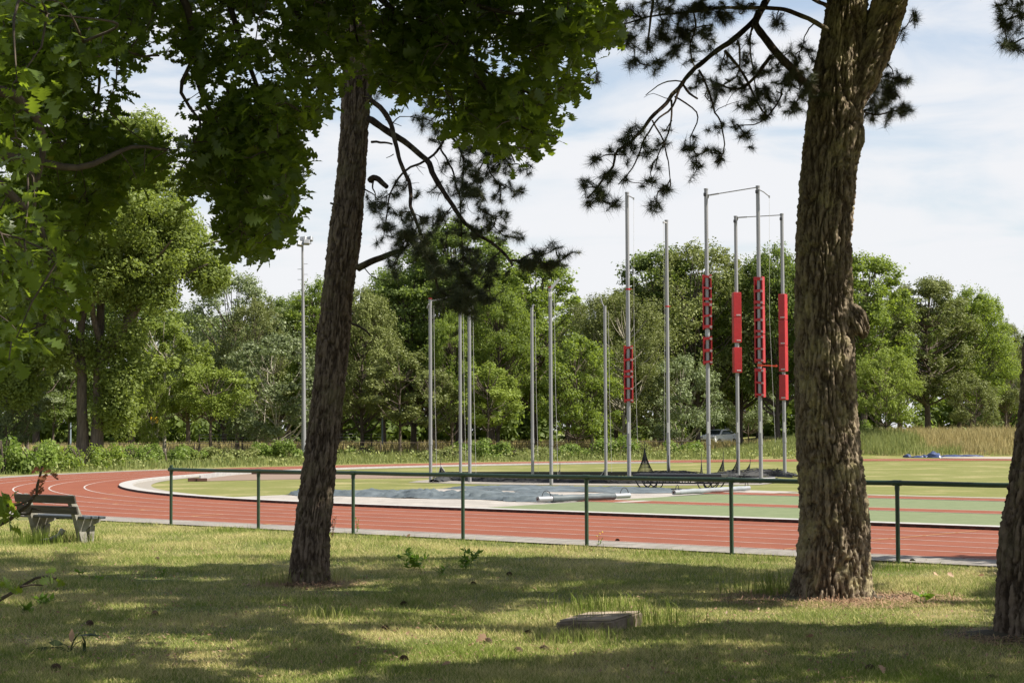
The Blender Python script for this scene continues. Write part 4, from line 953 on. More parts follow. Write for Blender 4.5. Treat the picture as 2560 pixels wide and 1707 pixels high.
BUSH = [('a',10,1183,3.6,2.3,'big leafy bush at the left edge beyond the track','bush'),('b',75,1180,3.4,1.8,'leafy bush second from the left edge','bush'),('c',135,1176,3.0,1.7,'dark leafy bush below the crooked thin tree','maple'),
 ('a',205,1172,3.2,1.8,'bush at the foot of the twin trunks','maple'),('b',270,1170,2.8,1.5,'low dark bush right of the twin trunks','maple'),('c',345,1166,3.2,1.7,'light bush below the yellow board','bush'),
 ('b',420,1163,2.8,1.5,'light bush above the end post of the railing','bush'),('a',480,1158,2.9,1.4,'yellowish bush above the first railing span','bush'),('c',545,1157,2.8,1.3,'weedy bush below the flat-topped tree','weed'),
 ('b',610,1155,2.8,1.4,'weedy yellow bush left of the mast foot','weed'),('a',668,1153,3.0,1.8,'round leafy bush just left of the mast foot','bush'),('c',715,1153,2.8,1.7,'round leafy bush at the mast foot','bush'),
 ('c',860,1143,2.6,1.2,'small light bush right of the leaning trunk','bush'),('b',905,1142,2.4,1.1,'low bush at the foot of the thin dark trunk','weed'),
 ('a',1090,1151,2.6,1.2,'olive weedy bush between the first and second poles','weed'),('c',1145,1151,2.8,1.2,'olive weedy bush at the second pole','weed'),('b',1200,1149,3.3,2.0,'bright bush right of the third pole','bush'),
 ('a',1270,1148,2.6,1.3,'reddish-tinged weedy bush left of the fourth pole','weed'),('b',1345,1147,2.8,1.2,'weedy bush between the fourth and fifth poles','weed'),('c',1410,1147,3.2,1.4,'leafy bush right of the fifth pole','bush'),
 ('a',1475,1146,2.8,1.4,'weedy bush left of the sixth pole','weed'),('b',1545,1146,3.3,1.7,'round bush between the sixth pole and the first tall pole','bush'),('c',1610,1145,3.0,1.5,'weedy bush behind the largest net peak','weed'),
 ('b',1705,1142,3.3,1.9,'round bright bush left of the third tall pole, below the car','bush'),('a',2150,1135,3.2,2.4,'dark green bush at the left end of the meadow beside the big pine','dark')]
for bb in BUSH: put_bush(bb[0], bb[1], bb[2], bb[3], bb[4], bb[5], bb[6])
def blades(Pn, hgt, wid, rr, lean=.35, seg=1, rnd=None):
    """grass blades as slim triangles (seg 1) or bent strips (seg 2)"""
    n = len(Pn); th_ = rr.random(n)*2*pi; d = np.stack((np.cos(th_), np.sin(th_), np.zeros(n)),1); w = np.stack((-d[:,1], d[:,0], np.zeros(n)),1)*(wid*(.7+.6*rr.random(n)))[:,None]*.5
    ph = rr.random(n)*2*pi; ld = np.stack((np.cos(ph), np.sin(ph), np.zeros(n)),1)*(lean*rr.random(n)*hgt)[:,None]; upv = np.stack((np.zeros(n),np.zeros(n),hgt),1)
    r = rr.random(n) if rnd is None else rnd
    if seg == 1:
        V = np.stack((Pn-w, Pn+w, Pn+upv*.95+ld), 1).reshape(-1,3); return V, [np.arange(3*n).reshape(n,3)], np.repeat(r,3)
    V = np.stack((Pn-w, Pn+w, Pn+w*.8+upv*.6+ld*.35, Pn-w*.8+upv*.6+ld*.35, Pn+upv*.92+ld*1.15), 1).reshape(-1,3); i = np.arange(n)*5
    return V, [np.stack((i,i+1,i+2,i+3),1), np.stack((i+3,i+2,i+4),1)], np.repeat(r,5)
# tall grass on the bank at right
rr = np.random.default_rng(5)
n = 150000; Q = np.stack((rr.uniform(12, 62, n), rr.uniform(116, 165, n), np.zeros(n)), 1); r_, a_, b_ = rad_of(Q); keep = (r_ > 53+.8*vnoise(Q*.6)) & (r_ < 68+4*vnoise(Q*.2)) & (b_ > 0); Q = Q[keep]; r_ = r_[keep]; Q[:,2] = ground_z(Q)
gr = vnoise(Q*(.09,.12,.1), 9)+.36*np.clip((34-Q[:,0])/16, 0, 1)+.25*(vnoise(Q*.5, 4)-.5); hh_l = np.clip((Q[:,0]-11)/11, .3, 1); isg = gr > .64
hh = (.30+.50*vnoise(Q*.28, 2)+.40*vnoise(Q*1.1, 3))*(.6+.6*rr.random(len(Q))+.5*(rr.random(len(Q)) < .05))*hh_l
for nm, k, mname in (('tall_dry_grass', ~isg, 'hay'), ('tall_green_grass', isg, 'haygreen')):
    V, Fl, rn = blades(Q[k], hh[k], .035, rr, .45, 2); tag(npmesh(nm, V, Fl, M[mname], None, False, rn), kind='stuff')
# rough grass along the outside of the far bend and under the trees
n = 80000; Q = np.stack((rr.uniform(-46, 16, n), rr.uniform(80, 150, n), np.zeros(n)), 1); r_, a_, b_ = rad_of(Q); keep = (r_ > 46.2) & ((a_ < 2) | (b_ > 0)); Q = Q[keep]; r_ = r_[keep]; Q[:,2] = ground_z(Q)
near = np.clip((r_-46)/4, .15, 1); hh = (.10+.55*near*vnoise(Q*.4, 8))*(.6+.8*rr.random(len(Q))); V, Fl, rn = blades(Q, hh, .04, rr, .5, 2); tag(npmesh('rough_grass', V, Fl, M['haygreen'], None, False, rn), kind='stuff')
n = 26000; Q = np.stack((rr.uniform(-44, 40, n), rr.uniform(142, 170, n), np.zeros(n)), 1); V, Fl, rn = blades(Q, .6+.7*rr.random(n), .05, rr, .4, 2); tag(npmesh('meadow_under_the_trees', V, Fl, M['hay'], None, False, rn), kind='stuff')
# undergrowth of leaves between bushes and trees
n = 46000; Q = np.stack((rr.uniform(-50, 22, n), rr.uniform(92, 150, n), np.zeros(n)), 1); r_, a_, b_ = rad_of(Q); keep = (r_ > 47.5) & (r_ < 53+3*vnoise(Q*.3)) & ((a_ < 2) | (b_ > 0)) & (vnoise(Q*.45, 31) > .34); Q = Q[keep]; Q[:,2] = rr.random(len(Q))**1.3*(.25+.9*vnoise(Q*.5, 14))
V, Fq = leaf_quads(Q, rr.normal(0,1,(len(Q),3))+(0,0,1), .17, rr); tag(npmesh('undergrowth', V, [Fq], LM['weed'], None, False, np.repeat(rr.random(len(Q)),4)), kind='stuff')

# ------------------------------------------------------------------ near pines
def cells(u, v, per, seed):
    """distance to nearest and second nearest cell point; u wraps with period per"""
    iu, iv = np.floor(u).astype(np.int64), np.floor(v).astype(np.int64); d1 = np.full(len(u), 9.); d2 = d1.copy(); idv = np.zeros(len(u))
    for a in (-1,0,1):
        for b in (-1,0,1):
            cu, cv = (iu+a) % per, iv+b; z = np.zeros_like(cu); ju, jv = hsh(cu, cv, z, seed), hsh(cu, cv, z, seed+1)
            d = np.hypot(iu+a+ju-u, iv+b+jv-v); c = d < d1; d2 = np.where(c, d1, np.minimum(d2, d)); idv = np.where(c, hsh(cu, cv, z, seed+2), idv); d1 = np.where(c, d, d1)
    return d1, d2, idv
def bark_trunk(name, pts, radii, parent, m, seed, depth=.03, seg=.016, flare=.0, plates=9, base_z=None, bumps=()):
    pth0 = smooth_path(pts, .05); s0 = np.concatenate(([0], np.cumsum(np.linalg.norm(np.diff(pts, axis=0), axis=1)))); sp_ = np.concatenate(([0], np.cumsum(np.linalg.norm(np.diff(pth0, axis=0), axis=1)))); sp_ *= s0[-1]/sp_[-1]
    Ls = s0[-1]; n = int(Ls/seg); s = np.linspace(0, Ls, n); pth = np.stack([np.interp(s, sp_, pth0[:,k]) for k in range(3)], 1); rad = np.interp(s, s0, radii)
    rad = rad*(1+flare*np.exp(-s/.28)); k = int(2*pi*max(radii)/(seg*.85)); V, Fq = tube_np(pth, np.ones(n), k)
    dirs = V - np.repeat(pth, k, 0); th_ = np.tile(np.arange(k)/k, n); ss = np.repeat(s, k); R_ = np.repeat(rad, k)
    P3 = np.stack((np.cos(th_*2*pi)*R_, np.sin(th_*2*pi)*R_, ss), 1)
    wv = fbm(P3*(6,6,2.2), 3, seed)-.44; per = plates*2; w2 = fbm(P3*(14,14,5), 3, seed+11)-.44
    u = th_*per + wv*1.9 + w2*.9; v = ss*per/(2*pi*np.mean(radii))*.085 + fbm(P3*(4,4,2)+9, 3, seed+3)*1.3
    d1, d2, idv = cells(u, v, per, seed); fis = np.clip((d2-d1)/.20, 0, 1)
    rn_ = fbm(np.stack((np.cos(th_*2*pi)*R_*13+wv*2, np.sin(th_*2*pi)*R_*13+w2, ss*2.0), 1), 3, seed+30)/.875; rid = np.clip(np.abs(rn_-.5)*15, 0, 1)
    u2 = th_*per*2 + w2*3; v2 = ss*per*2/(2*pi*np.mean(radii))*.30; e1, e2, id2 = cells(u2, v2, per*2, seed+20); f2 = np.clip((e2-e1)/.5, 0, 1)
    fl = fbm(P3*(34,34,7), 3, seed+7)-.44; fl2 = fbm(P3*(75,75,26), 2, seed+8)-.37
    h = depth*(fis*rid*1.15 + f2*.22*fis + idv*.08*fis + fl*1.0 + fl2*1.9) - depth*1.40
    fis = fis*rid
    big_ = (fbm(np.stack((np.cos(th_*2*pi)*1.2, np.sin(th_*2*pi)*1.2, ss*.9),1), 2, seed+5)-.37)*R_*.20
    ridge = flare*.35*np.exp(-ss/.30)*np.cos(th_*2*pi*5+seed)*R_
    h = h + big_ + ridge
    for (th0, z0, sw, sz_, amp) in bumps:
        dth = np.abs((th_-th0+.5) % 1-.5); h = h + amp*np.exp(-(dth/sw)**2-((ss-z0)/sz_)**2)
    V = np.repeat(pth, k, 0) + dirs*(R_+h)[:,None]
    rnd = np.clip(.15+.55*fis+.35*idv*fis+.5*fl, 0, 1); return npmesh(name, V, [Fq], m, parent, True, rnd), pth
def needles(tips, rr, n=95, Lg=.122, w=.0037):
    """needle tufts: tips = list of (position, direction)"""
    A, D = np.array([t[0] for t in tips]), unit(np.array([t[1] for t in tips])); m = len(A)
    ext = rr.uniform(.05,.24,(m,1)); lf = rr.uniform(.72,1.2,(m,1)); q = rr.random((m,n)); base = A[:,None] - D[:,None]*(q*ext)[...,None] + rr.normal(0,.004,(m,n,3)); dv = unit(rr.normal(0,1,(m,n,3)) + D[:,None]*(.35+.5*rr.random((m,n))[...,None])); ln_ = Lg*lf*(.6+.55*rr.random((m,n)))
    tip = base + dv*ln_[...,None] + np.array((0,0,-.01)); sd_ = unit(np.cross(dv, rr.normal(0,1,(m,n,3))))*w*.5
    V = np.stack((base-sd_, base+sd_, tip), 2).reshape(-1,3); return V, np.arange(len(V)).reshape(-1,3), np.repeat(rr.random(m*n), 3)
def Ls_(w): return 1.0
def pine_branches(t, limbs, tufts, Y0, seed, needle_n=145, spread=.5, dens=1):
    """limbs: (pixel waypoints, depth offsets, r0, r1); tufts: pixel positions; every tuft gets its twig from the nearest limb"""
    rr = np.random.default_rng(seed); sk = []; skr = []
    for pts, dys, ra, rb in limbs:
        n = len(pts); dy = np.interp(np.linspace(0,1,n), np.linspace(0,1,len(dys)), dys); w = smooth_path([P(x, y, Y0+d) for (x,y),d in zip(pts,dy)], .07)
        w = w + (np.stack([vnoise(w*6+i*5, seed+i) for i in range(3)],1)-.5)*.035; rad = np.linspace(ra, rb, len(w))*(1+.25*(vnoise(w*14, seed)-.5)); tb = TB(); tb.tube(w, rad, 8)
        br = tb.build('branch', M['bark'], t); sk.append(w); skr.append(br)
    tips = [[] for _ in sk]; tw = [TB() for _ in sk]
    nodes_ = [list(w[::3]) for w in sk]
    for (x, y) in tufts:
        # depth: near the depth of the closest limb in the picture
        best = None
        for i, nd in enumerate(nodes_):
            A = np.array(nd); q = px_of(A); dd = np.hypot(q[:,0]-x, (q[:,1]-y)*np.where(q[:,1] < y, .75, 1.5)); j = int(dd.argmin())
            if best is None or dd[j] < best[0]: best = (dd[j], i, j, A[j])
        d_, i, j, p0 = best; p1 = P(x, y, p0[1]+rr.normal(0, .10+spread*.35*min(1,d_/90))); ln_ = np.linalg.norm(p1-p0)
        if ln_ > .03:
            side = rr.normal(0, .10*ln_, 3); mid = p0*.55+p1*.45+side+(0,0,-.05*ln_); m2 = p0*.2+p1*.8+side*.4+(0,0,-.09*ln_); w = smooth_path([p0, mid, m2, p1], .05); w = w + (np.stack([vnoise(w*9+k*7, seed+k) for k in range(3)],1)-.5)*.03
            tw[i].tube(w, np.linspace(.0075+.006*min(ln_,.8), .0042, len(w)), 5)
            if len(w) > 4: nodes_[i] += list(w[2::3])
            dr = w[-1]-w[-3] if len(w) > 3 else p1-p0; p1 = w[-1]
        else: dr = rr.normal(0,1,3)
        for k in range(1 + (rr.random() < .75*dens)):
            o_ = rr.normal(0,.045,3) if k else 0; tips[i].append((p1+o_, unit(dr)+rr.normal(0,.35,3)+(0,0,.15)))
    for i, w in enumerate(sk):
        for k in range(int(len(w)*.07*Ls_(w))):
            p0 = w[rr.integers(len(w)//5, len(w))]; d_ = rr.normal(0,1,3)*(1,.8,.6)+(0,0,-.5); ln_ = .12+.4*rr.random(); p1 = p0+unit(d_)*ln_+(0,0,-.05)
            q = smooth_path([p0, (p0+p1)/2+rr.normal(0,.12*ln_,3), p1], .05); q = q+(np.stack([vnoise(q*9+j*7, seed+j) for j in range(3)],1)-.5)*.03; tw[i].tube(q, np.linspace(.0055,.0022,len(q)), 4)
    for i, w in enumerate(sk):
        if tw[i].V: tw[i].build('twigs', M['twig'], skr[i])
        if tips[i]:
            V, Fq, rn = needles(tips[i], rr, needle_n); npmesh('needles', V, [Fq], M['needle'], skr[i], False, rn)
    return sk, skr
def cv(ox, oy, s, pts): return [(ox+x/s, oy+y/s) for x, y in pts]
def trunk_pts(rows, Y, ys=None): return np.array([P(x, y, Y+(ys[i] if ys else 0)) for i,(x,y) in enumerate(rows)])

# --- leaning pine
YL = 24.4; base = P(770,1460,YL); TL = thing('pine_tree', 'slim leaning pine with a dark furrowed trunk, left of centre', 'pine tree', (base[0], YL, 0))
rows = [(768,1475),(772,1440),(781,1330),(797,1179),(818,1000),(833,850),(848,700),(862,590),(874,480),(886,330),(891,230),(895,120),(897,0),(902,-140),(905,-300)]
px2m = YL/F; radL = [.235,.245,.235,.225,.218,.214,.208,.225,.205,.190,.192,.195,.19,.17,.15]
bark_trunk('trunk', trunk_pts(rows, YL), radL, TL, M['bark'], 3, .025, .015, .16, 13)
L1 = cv(900,230,2.75,[(60,190),(85,200),(215,290),(330,360),(450,465),(520,590),(600,720),(700,870),(800,970),(930,1050),(1000,1120),(1050,1190)])
L1b = cv(900,230,2.75,[(1030,1150),(1160,1160),(1300,1185),(1390,1150),(1445,1105)]); L1c = cv(900,230,2.75,[(1090,1155),(1170,1110),(1290,1112),(1350,1078)])
L2 = cv(900,230,2.75,[(60,30),(75,50),(180,160),(230,290),(280,480),(340,640),(350,780),(400,930),(440,1060),(500,1200),(550,1370),(640,1400),(740,1400)])
L3 = cv(900,230,2.75,[(560,-420),(590,-180),(600,0),(605,180),(580,310),(500,430),(420,490),(310,545),(210,690),(180,860),(170,960)])
L3b = cv(900,230,2.75,[(600,270),(680,370),(715,500),(700,700),(695,900)]); L3c = cv(900,230,2.75,[(545,380),(610,480),(660,620),(690,760),(700,980),(710,1200)])
L3d = cv(900,230,2.75,[(640,-250),(760,-60),(810,150),(850,400),(900,560),(960,640)]); L2b = cv(900,230,2.75,[(850,470),(800,580),(740,680),(690,780)])
LIMB = [(L1,(0,-.3,-.9,-1.2),.050,.016),(L1b,(-1.15,-1.3),.020,.008),(L1c,(-1.2,-1.3),.012,.006),(L2,(0,-.6,-1.2,-1.5),.038,.013),(L3,(.6,.2,-.3,-.7),.030,.008),(L3b,(-.1,-.8),.016,.007),(L3c,(0,-1.2),.014,.006),(L3d,(.8,-.5),.018,.008),(L2b,(-.5,-.9),.010,.006)]
tf = [(380,150),(470,180),(520,100),(430,240),(530,300),(480,320),(560,60),(450,110),(500,230),(400,190),(595,490),(700,430),(760,400),(820,390),(880,420),(720,370),(800,330),(930,440),(1000,450),(1060,540),(1150,520),(1000,560),(920,540),(830,560),(760,480),(860,460),(960,490),
      (1000,650),(1060,690),(1120,690),(940,620),(1130,660),(700,620),(650,650),(690,590),(640,720),(800,600),(790,720),(850,740),(920,720),(960,740),(820,790),(880,830),(920,870),(970,830),(1010,830),(850,880),(900,900),(780,660),(830,690),
      (980,960),(1030,1000),(1080,1000),(800,920),(760,940),(700,920),(640,950),(680,990),(850,950),(860,930),(460,690),(240,640),(270,700),(290,680),(110,740),(170,760),(80,790),(200,800),(250,840),(280,820),(140,790),(160,940),(190,960),(230,1000),(300,1000),(340,980),(370,1040),(320,1060),(280,1030),(260,1110),(400,1090),(440,1140),(480,1100),(520,1180),(360,1000),(300,960),(430,1060),
      (470,860),(500,850),(540,850),(570,870),(450,890),(530,900),(200,1200),(220,1190),(700,1060),(760,1080),(720,1130),(780,1180),(820,1080),(640,1210),(700,1200),(760,1230),(830,1200),(880,1180),(900,1220),(950,1240),(1000,1260),(870,1330),(910,1310),(700,1280),(740,1320),(560,1200),(600,1160),(580,1240),
      (640,1400),(690,1440),(740,1400),(720,1470),(790,1380),(830,1440),(880,1430),(650,1480),(760,1450),(610,1410),(700,1390),(760,1360),(820,1390),(740,1530),(690,1510),(790,1430),(1110,1180),(1160,1190),(1200,1200),(1240,1190),(1290,1190),(1330,1200),(1160,1240),(1220,1130),(1270,1120),(1330,1080),(1400,1130),(1440,1110),(1380,1160),(1200,1110),(1120,1240),(1180,1160),(1230,1170),(1300,1160),(1350,1180)]
tf = cv(900,230,2.75,tf); rj = np.random.default_rng(3); tf += [(x+rj.normal(0,11), y+rj.normal(0,11)) for x, y in tf[::2]] + [(1110+rj.normal(0,55), 650+rj.normal(0,45)) for _ in range(24)] + [(1165+rj.normal(0,30), 735+rj.normal(0,22)) for _ in range(26)] + [(1010+rj.normal(0,30), 590+rj.normal(0,35)) for _ in range(26)] + [(1190+rj.normal(0,28), 420+rj.normal(0,60)) for _ in range(30)]
tf += [(1000,140),(1040,120),(960,60),(1010,60),(1100,40),(990,190),(930,90),(950,230),(980,215),(1120,120),(1200,60),(1300,100),(1500,110),(1560,30),(1540,60),(1495,205),(1480,210)]
pine_branches(TL, LIMB, tf, YL-.2, 51)
# dead stubs and knots on the leaning pine
def stub(t, pts, Y, ra, rb, name='branch_stub', dy=(0,-.2)):
    tb = TB(); n = len(pts); w = smooth_path([P(x,y,Y+np.interp(i/(n-1),(0,1),dy)) for i,(x,y) in enumerate(pts)], .04); w = w+(np.stack([vnoise(w*9+k*7, 4+k) for k in range(3)],1)-.5)*.025; tb.tube(w, np.linspace(ra, rb, len(w)), 7); tb.build(name, M['bark'], t)
for pts, ra, rb in (([(895,672),(915,662),(945,648),(975,636),(1002,627)],.050,.035),([(925,452),(935,444),(948,449),(958,460),(968,468)],.045,.032),([(928,355),(950,357),(981,361)],.018,.012),([(905,664),(930,690),(960,701),(988,699)],.008,.003),
                    ([(826,508),(838,511),(850,514)],.014,.012),([(880,808),(900,818),(915,828),(924,838)],.018,.010),([(1000,625),(990,650),(984,665)],.012,.006),([(935,448),(933,470),(940,500)],.014,.006),([(965,300),(985,308),(1004,315)],.008,.004),([(985,385),(975,391),(966,396)],.007,.004),([(905,470),(925,482),(945,498)],.012,.006)):
    stub(TL, pts, YL-.25, ra, rb)
# --- big pine at right
YR = 22.2; base = P(2085,1490,YR); TR = thing('pine_tree', 'massive thick-barked pine with a burl and a forked top, right of the padded poles', 'pine tree', (base[0], YR, 0))
rows = [(2083,1502),(2084,1470),(2088,1336),(2084,1240),(2069,1090),(2063,940),(2062,870),(2060,700),(2059,600),(2071,435),(2084,326),(2092,220),(2106,110),(2118,0),(2122,-110),(2126,-260)]
radR = [.475,.46,.425,.405,.375,.362,.368,.350,.346,.338,.345,.335,.275,.250,.25,.22]
TRo, pR = bark_trunk('trunk', trunk_pts(rows, YR), radR, TR, M['bark2'], 8, .036, .0155, .15, 18, bumps=[])
bark_trunk('fork_trunk', trunk_pts([(2118,262),(2150,196),(2184,120),(2210,50),(2232,-20),(2262,-120),(2290,-240)], YR, (-.05,-.05,-.05,-.05,-.05,0,0)), [.20,.235,.225,.215,.21,.2,.18], TR, M['bark2'], 21, .030, .0165, 0, 12)
bark_trunk('burl', trunk_pts([(2118,772),(2134,795),(2148,820),(2153,834),(2146,838)], YR, (-.1,-.12,-.14,-.12,-.1)), [.12,.165,.135,.09,.03], TR, M['bark2'], 31, .028, .012, 0, 7)
bark_trunk('burl', trunk_pts([(2128,290),(2139,325),(2140,360),(2128,392)], YR, (-.1,-.12,-.12,-.1)), [.07,.105,.10,.05], TR, M['bark2'], 33, .026, .014, 0, 7)
c2 = lambda p: cv(1430,0,2.904,p); c3 = lambda p: cv(1700,0,2.735,p)
R1 = [(2075,76)] + c3([(1000,190),(880,130),(720,75),(600,62),(480,58),(330,58)]) + c2([(1000,72),(800,98),(640,112),(520,132),(430,160),(340,187)])
R2_ = [(2090,-190),(2010,-90)] + c2([(1420,-10),(1340,130),(1240,230),(1100,340),(960,450),(870,520),(790,610),(700,720),(600,840),(500,950),(420,1030),(330,1090),(290,1200),(210,1330),(110,1440)])
R3 = [(2040,228)] + c3([(860,570),(780,490),(700,400),(600,290),(530,190),(520,140),(560,60),(600,-10)])
R4 = c2([(590,-60),(590,0),(580,130),(550,300),(540,400)]); R5 = c2([(880,40),(890,200),(860,330),(870,450),(900,500)]); R6 = c2([(920,510),(970,600),(1020,740),(1030,820),(1080,900),(1105,1040),(1090,1120),(1030,1180)])
R7 = c2([(740,700),(830,750),(900,820),(905,900),(860,1000),(860,1060)]); R8 = c2([(715,720),(725,830),(700,960),(640,1100),(600,1220)]); R9 = c2([(590,880),(640,980),(680,1080),(705,1220),(712,1350)])
R10 = c2([(790,600),(730,770),(640,860),(540,990),(490,1100),(440,1230),(340,1340)]); R11 = c2([(1110,370),(1200,480),(1280,600),(1370,800),(1440,860)]); R12 = [(2066,15)]+c3([(960,20),(910,-8)]); R13 = c2([(1200,290),(1220,400),(1190,560),(1100,620)])
R14 = c2([(1450,400),(1340,550),(1240,640),(1160,640),(1060,610)]); R15 = c2([(1330,120),(1290,300),(1320,520),(1350,720)]); R16 = c3([(700,640),(610,790),(500,850),(400,860)]); R17 = c2([(800,590),(700,585),(590,650),(540,695)]); R18 = c2([(800,615),(850,680),(905,722)])
R19 = [(2160,205),(2185,160)]; R20 = c3([(1270,640),(1330,560),(1400,520),(1500,560)]); R21 = c3([(1240,760),(1330,790),(1430,760),(1520,750)]); R22 = c3([(1330,490),(1390,410),(1450,480),(1470,580)])
LR = [(R1,(0,-.4,-.8),.033,.008),(R2_,(.3,-.2,-.9,-1.4),.048,.011),(R3,(-.1,-.5,-.3,.2),.052,.040),(R4,(-.9,-.6),.018,.008),(R5,(-.5,-.7),.013,.008),(R6,(-.6,-.8),.014,.007),(R7,(-.8,-1),.011,.006),(R8,(-.9,-1.1),.012,.006),(R9,(-1,-1.2),.011,.006),
      (R10,(-.9,-1.3),.014,.007),(R11,(-.4,.2),.020,.009),(R12,(-.2,-.5),.028,.024),(R13,(-.4,0),.014,.007),(R14,(-.3,.2),.026,.010),(R15,(-.2,.4),.014,.007),(R16,(.0,.3),.012,.006),(R17,(-.9,-1.2),.009,.005),(R18,(-.9,-.7),.015,.012),(R20,(.9,1.1),.014,.008),(R21,(.9,1.2),.013,.008),(R22,(.6,.8),.009,.005)]
tr = c2([(440,40),(520,30),(580,70),(480,90),(640,60),(700,50),(760,90),(840,110),(900,60),(960,40),(460,170),(380,210),(400,310),(450,330),(470,260),(450,450),(470,480),(560,460),(600,440),(600,320),(560,330),(650,240),(700,190),(760,180),(800,240),(820,290),(700,300),(760,340),(690,400),(720,430),(660,450),(770,420),(740,380),(880,330),(850,260),(930,130),(960,180),(1000,230),(960,270),(1010,340),(1050,130),(1100,160),(1140,100),(1180,140),(1230,60),(1200,20),(1300,40),(1100,40),(1000,100),
         (960,560),(1010,570),(920,600),(980,620),(950,590),(1120,460),(1140,500),(1080,510),(1060,640),(1100,660),(1150,640),(1190,660),(1220,600),(1010,730),(1050,720),(1280,740),(1340,700),(1390,690),(1400,760),(1330,770),(1250,750),(1420,640),(1300,680),(1240,380),(1200,330),(1280,330),(1320,480),(1380,500),(1440,520),(1250,480),(1180,560),
         (1150,920),(1100,900),(1190,930),(1280,990),(1250,980),(1400,870),(1420,860),(390,960),(460,930),(500,960),(330,1030),(270,1090),(340,1080),(160,1150),(150,1140),(370,1110),(420,1080),(470,1130),(390,1270),(270,1260),(300,1250),(70,1350),(80,1340),(210,1360),(260,1340),(230,1400),(190,1390),(240,1440),(210,1450),(320,1480),(340,1450),(110,1480),(660,950),(610,1060),(570,1080),(640,1050),(560,1220),(580,1290),(690,1380),(660,1420),(620,1490),(640,1500),(700,1370),(860,1070),(900,1070),(850,1100),(1000,1090),(1030,1080),(930,1200),(910,1210),(1050,1180),(1070,1170)])
tr += c3([(660,160),(640,180),(760,340),(830,320),(880,340),(910,420),(860,480),(800,400),(840,540),(780,430),(700,600),(600,620),(620,700),(520,620),(850,620),(820,680),(780,760),(750,780),(560,800),(450,720),(1520,190),(1350,540),(1400,560),(1450,580),(1500,520),(1570,530),(1560,560),(1400,650),(1460,680),(1500,760),(1420,780),(1350,760),(1300,740),(1300,600),(1310,820),(1500,800),(1260,800),(1590,85),(1600,70),(1380,600),(1420,620),(1470,620),(1330,680),(1380,720),(1450,740),(1540,740),(1480,560)])
tr += [(x+rj.normal(0,9), y+rj.normal(0,9)) for x, y in tr[::3]] + [(1975+rj.normal(0,28), 190+rj.normal(0,40)) for _ in range(24)]+ [(2215+rj.normal(0,25), 225+rj.normal(0,32)) for _ in range(18)] + [(1700+rj.normal(0,70), 50+rj.normal(0,40)) for _ in range(30)]
pine_branches(TR, LR, tr, YR-.15, 61)
# --- pine at the right edge
YE = 18.0; base = P(2572,1590,YE); TE = thing('pine_tree', 'dark pine trunk cut by the right edge of the photo', 'pine tree', (base[0], YE, 0))
rows = [(2574,1612),(2573,1570),(2574,1400),(2590,1260),(2606,1130),(2618,1035),(2630,852),(2645,650),(2660,400),(2670,150),(2676,-100),(2680,-260)]
bark_trunk('trunk', trunk_pts(rows, YE), [.33,.305,.295,.295,.29,.285,.275,.26,.25,.24,.23,.2], TE, M['bark'], 14, .034, .017, .16, 10)
E1 = [(2670,100),(2640,60),(2600,35),(2550,38),(2510,52)]; E2 = [(2668,180),(2630,120),(2590,100),(2560,98),(2532,110)]; E3 = [(2672,40),(2620,-30),(2560,-20),(2500,0)]
te = c3([(2180,60),(2230,120),(2250,180),(2280,100),(2320,90),(2200,30),(2260,60),(2210,150),(2280,150),(2250,330),(2290,310),(2330,320),(2230,290),(2160,20),(2240,310),(2300,340),(2400,100),(2420,300),(2450,200),(2250,10),(2330,30)])
pine_branches(TE, [(E1,(0,.3),.022,.008),(E2,(0,.3),.02,.008),(E3,(0,.3),.02,.008)], te, YE, 71)
for T_, Y_, x0 in ((TL, YL, 900), (TR, YR, 2140), (TE, YE, 2680)):  # upper trunk above the frame
    q = P(x0, -300, Y_); tb = TB(); w = smooth_path([q-(0,0,.4), q+(.1,0,2), q+(.2,.1,4.5)], .4); tb.tube(w, np.linspace(.19,.06,len(w)), 9); tb.build('upper_trunk', M['bark'], T_)

# ------------------------------------------------------------------ oak foliage
def oak_leaf_template():
    ys = np.array([0,.08,.20,.30,.42,.52,.66,.76,.88,1.0]); ws = np.array([.02,.05,.20,.07,.36,.13,.42,.17,.27,.0])
    V = []; 
    for y, w in zip(ys, ws): V += [(-w, y, w*.18), (0, y, 0), (w, y, w*.18)]
    V = np.array(V); V[:,2] += -.12*V[:,1]**2; Fq = []
    for i in range(len(ys)-1):
        a = i*3; Fq += [(a,a+1,a+4,a+3),(a+1,a+2,a+5,a+4)]
    return V, np.array(Fq)
LV, LF = oak_leaf_template()
SV, SF = np.array([(0,0,0),(.25,.45,.03),(0,1,0),(-.25,.45,.03)]), np.array([(0,1,2,3)])
def place_leaves(base, dirv, nrm, size, rr, tv=LV, tf_=LF):
    n = len(base); d = unit(dirv); s = unit(np.cross(d, nrm)); nn = np.cross(s, d); V = base[:,None] + (s[:,None]*tv[None,:,0:1] + d[:,None]*tv[None,:,1:2] + nn[:,None]*tv[None,:,2:3])*size[:,None,None]
    k = len(tv); return V.reshape(-1,3), (tf_[None]+(np.arange(n)*k)[:,None,None]).reshape(-1,tf_.shape[1])
def rosettes(C_, rr, k=7, size=.115, tv=LV, tf_=LF, droop=.25, tuft=.05):
    n = len(C_); ax = unit(rr.normal(0,1,(n,3))+(0,0,.2)); B = np.repeat(C_, k, 0) + rr.normal(0, tuft, (n*k,3)); d = unit(np.repeat(ax, k, 0)*.35+rr.normal(0,1,(n*k,3))*(1,1,.6)+(0,0,-droop)); nr = rr.normal(0,.55,(n*k,3))+(0,0,1)
    sz = size*(.42+.95*rr.random(n*k)); V, Fq = place_leaves(B, d, nr, sz, rr, tv, tf_)
    rn = np.clip(np.repeat(rr.random(n), k)*.5+rr.random(n*k)*.5, 0, 1); return V, Fq, np.repeat(rn, len(tv))
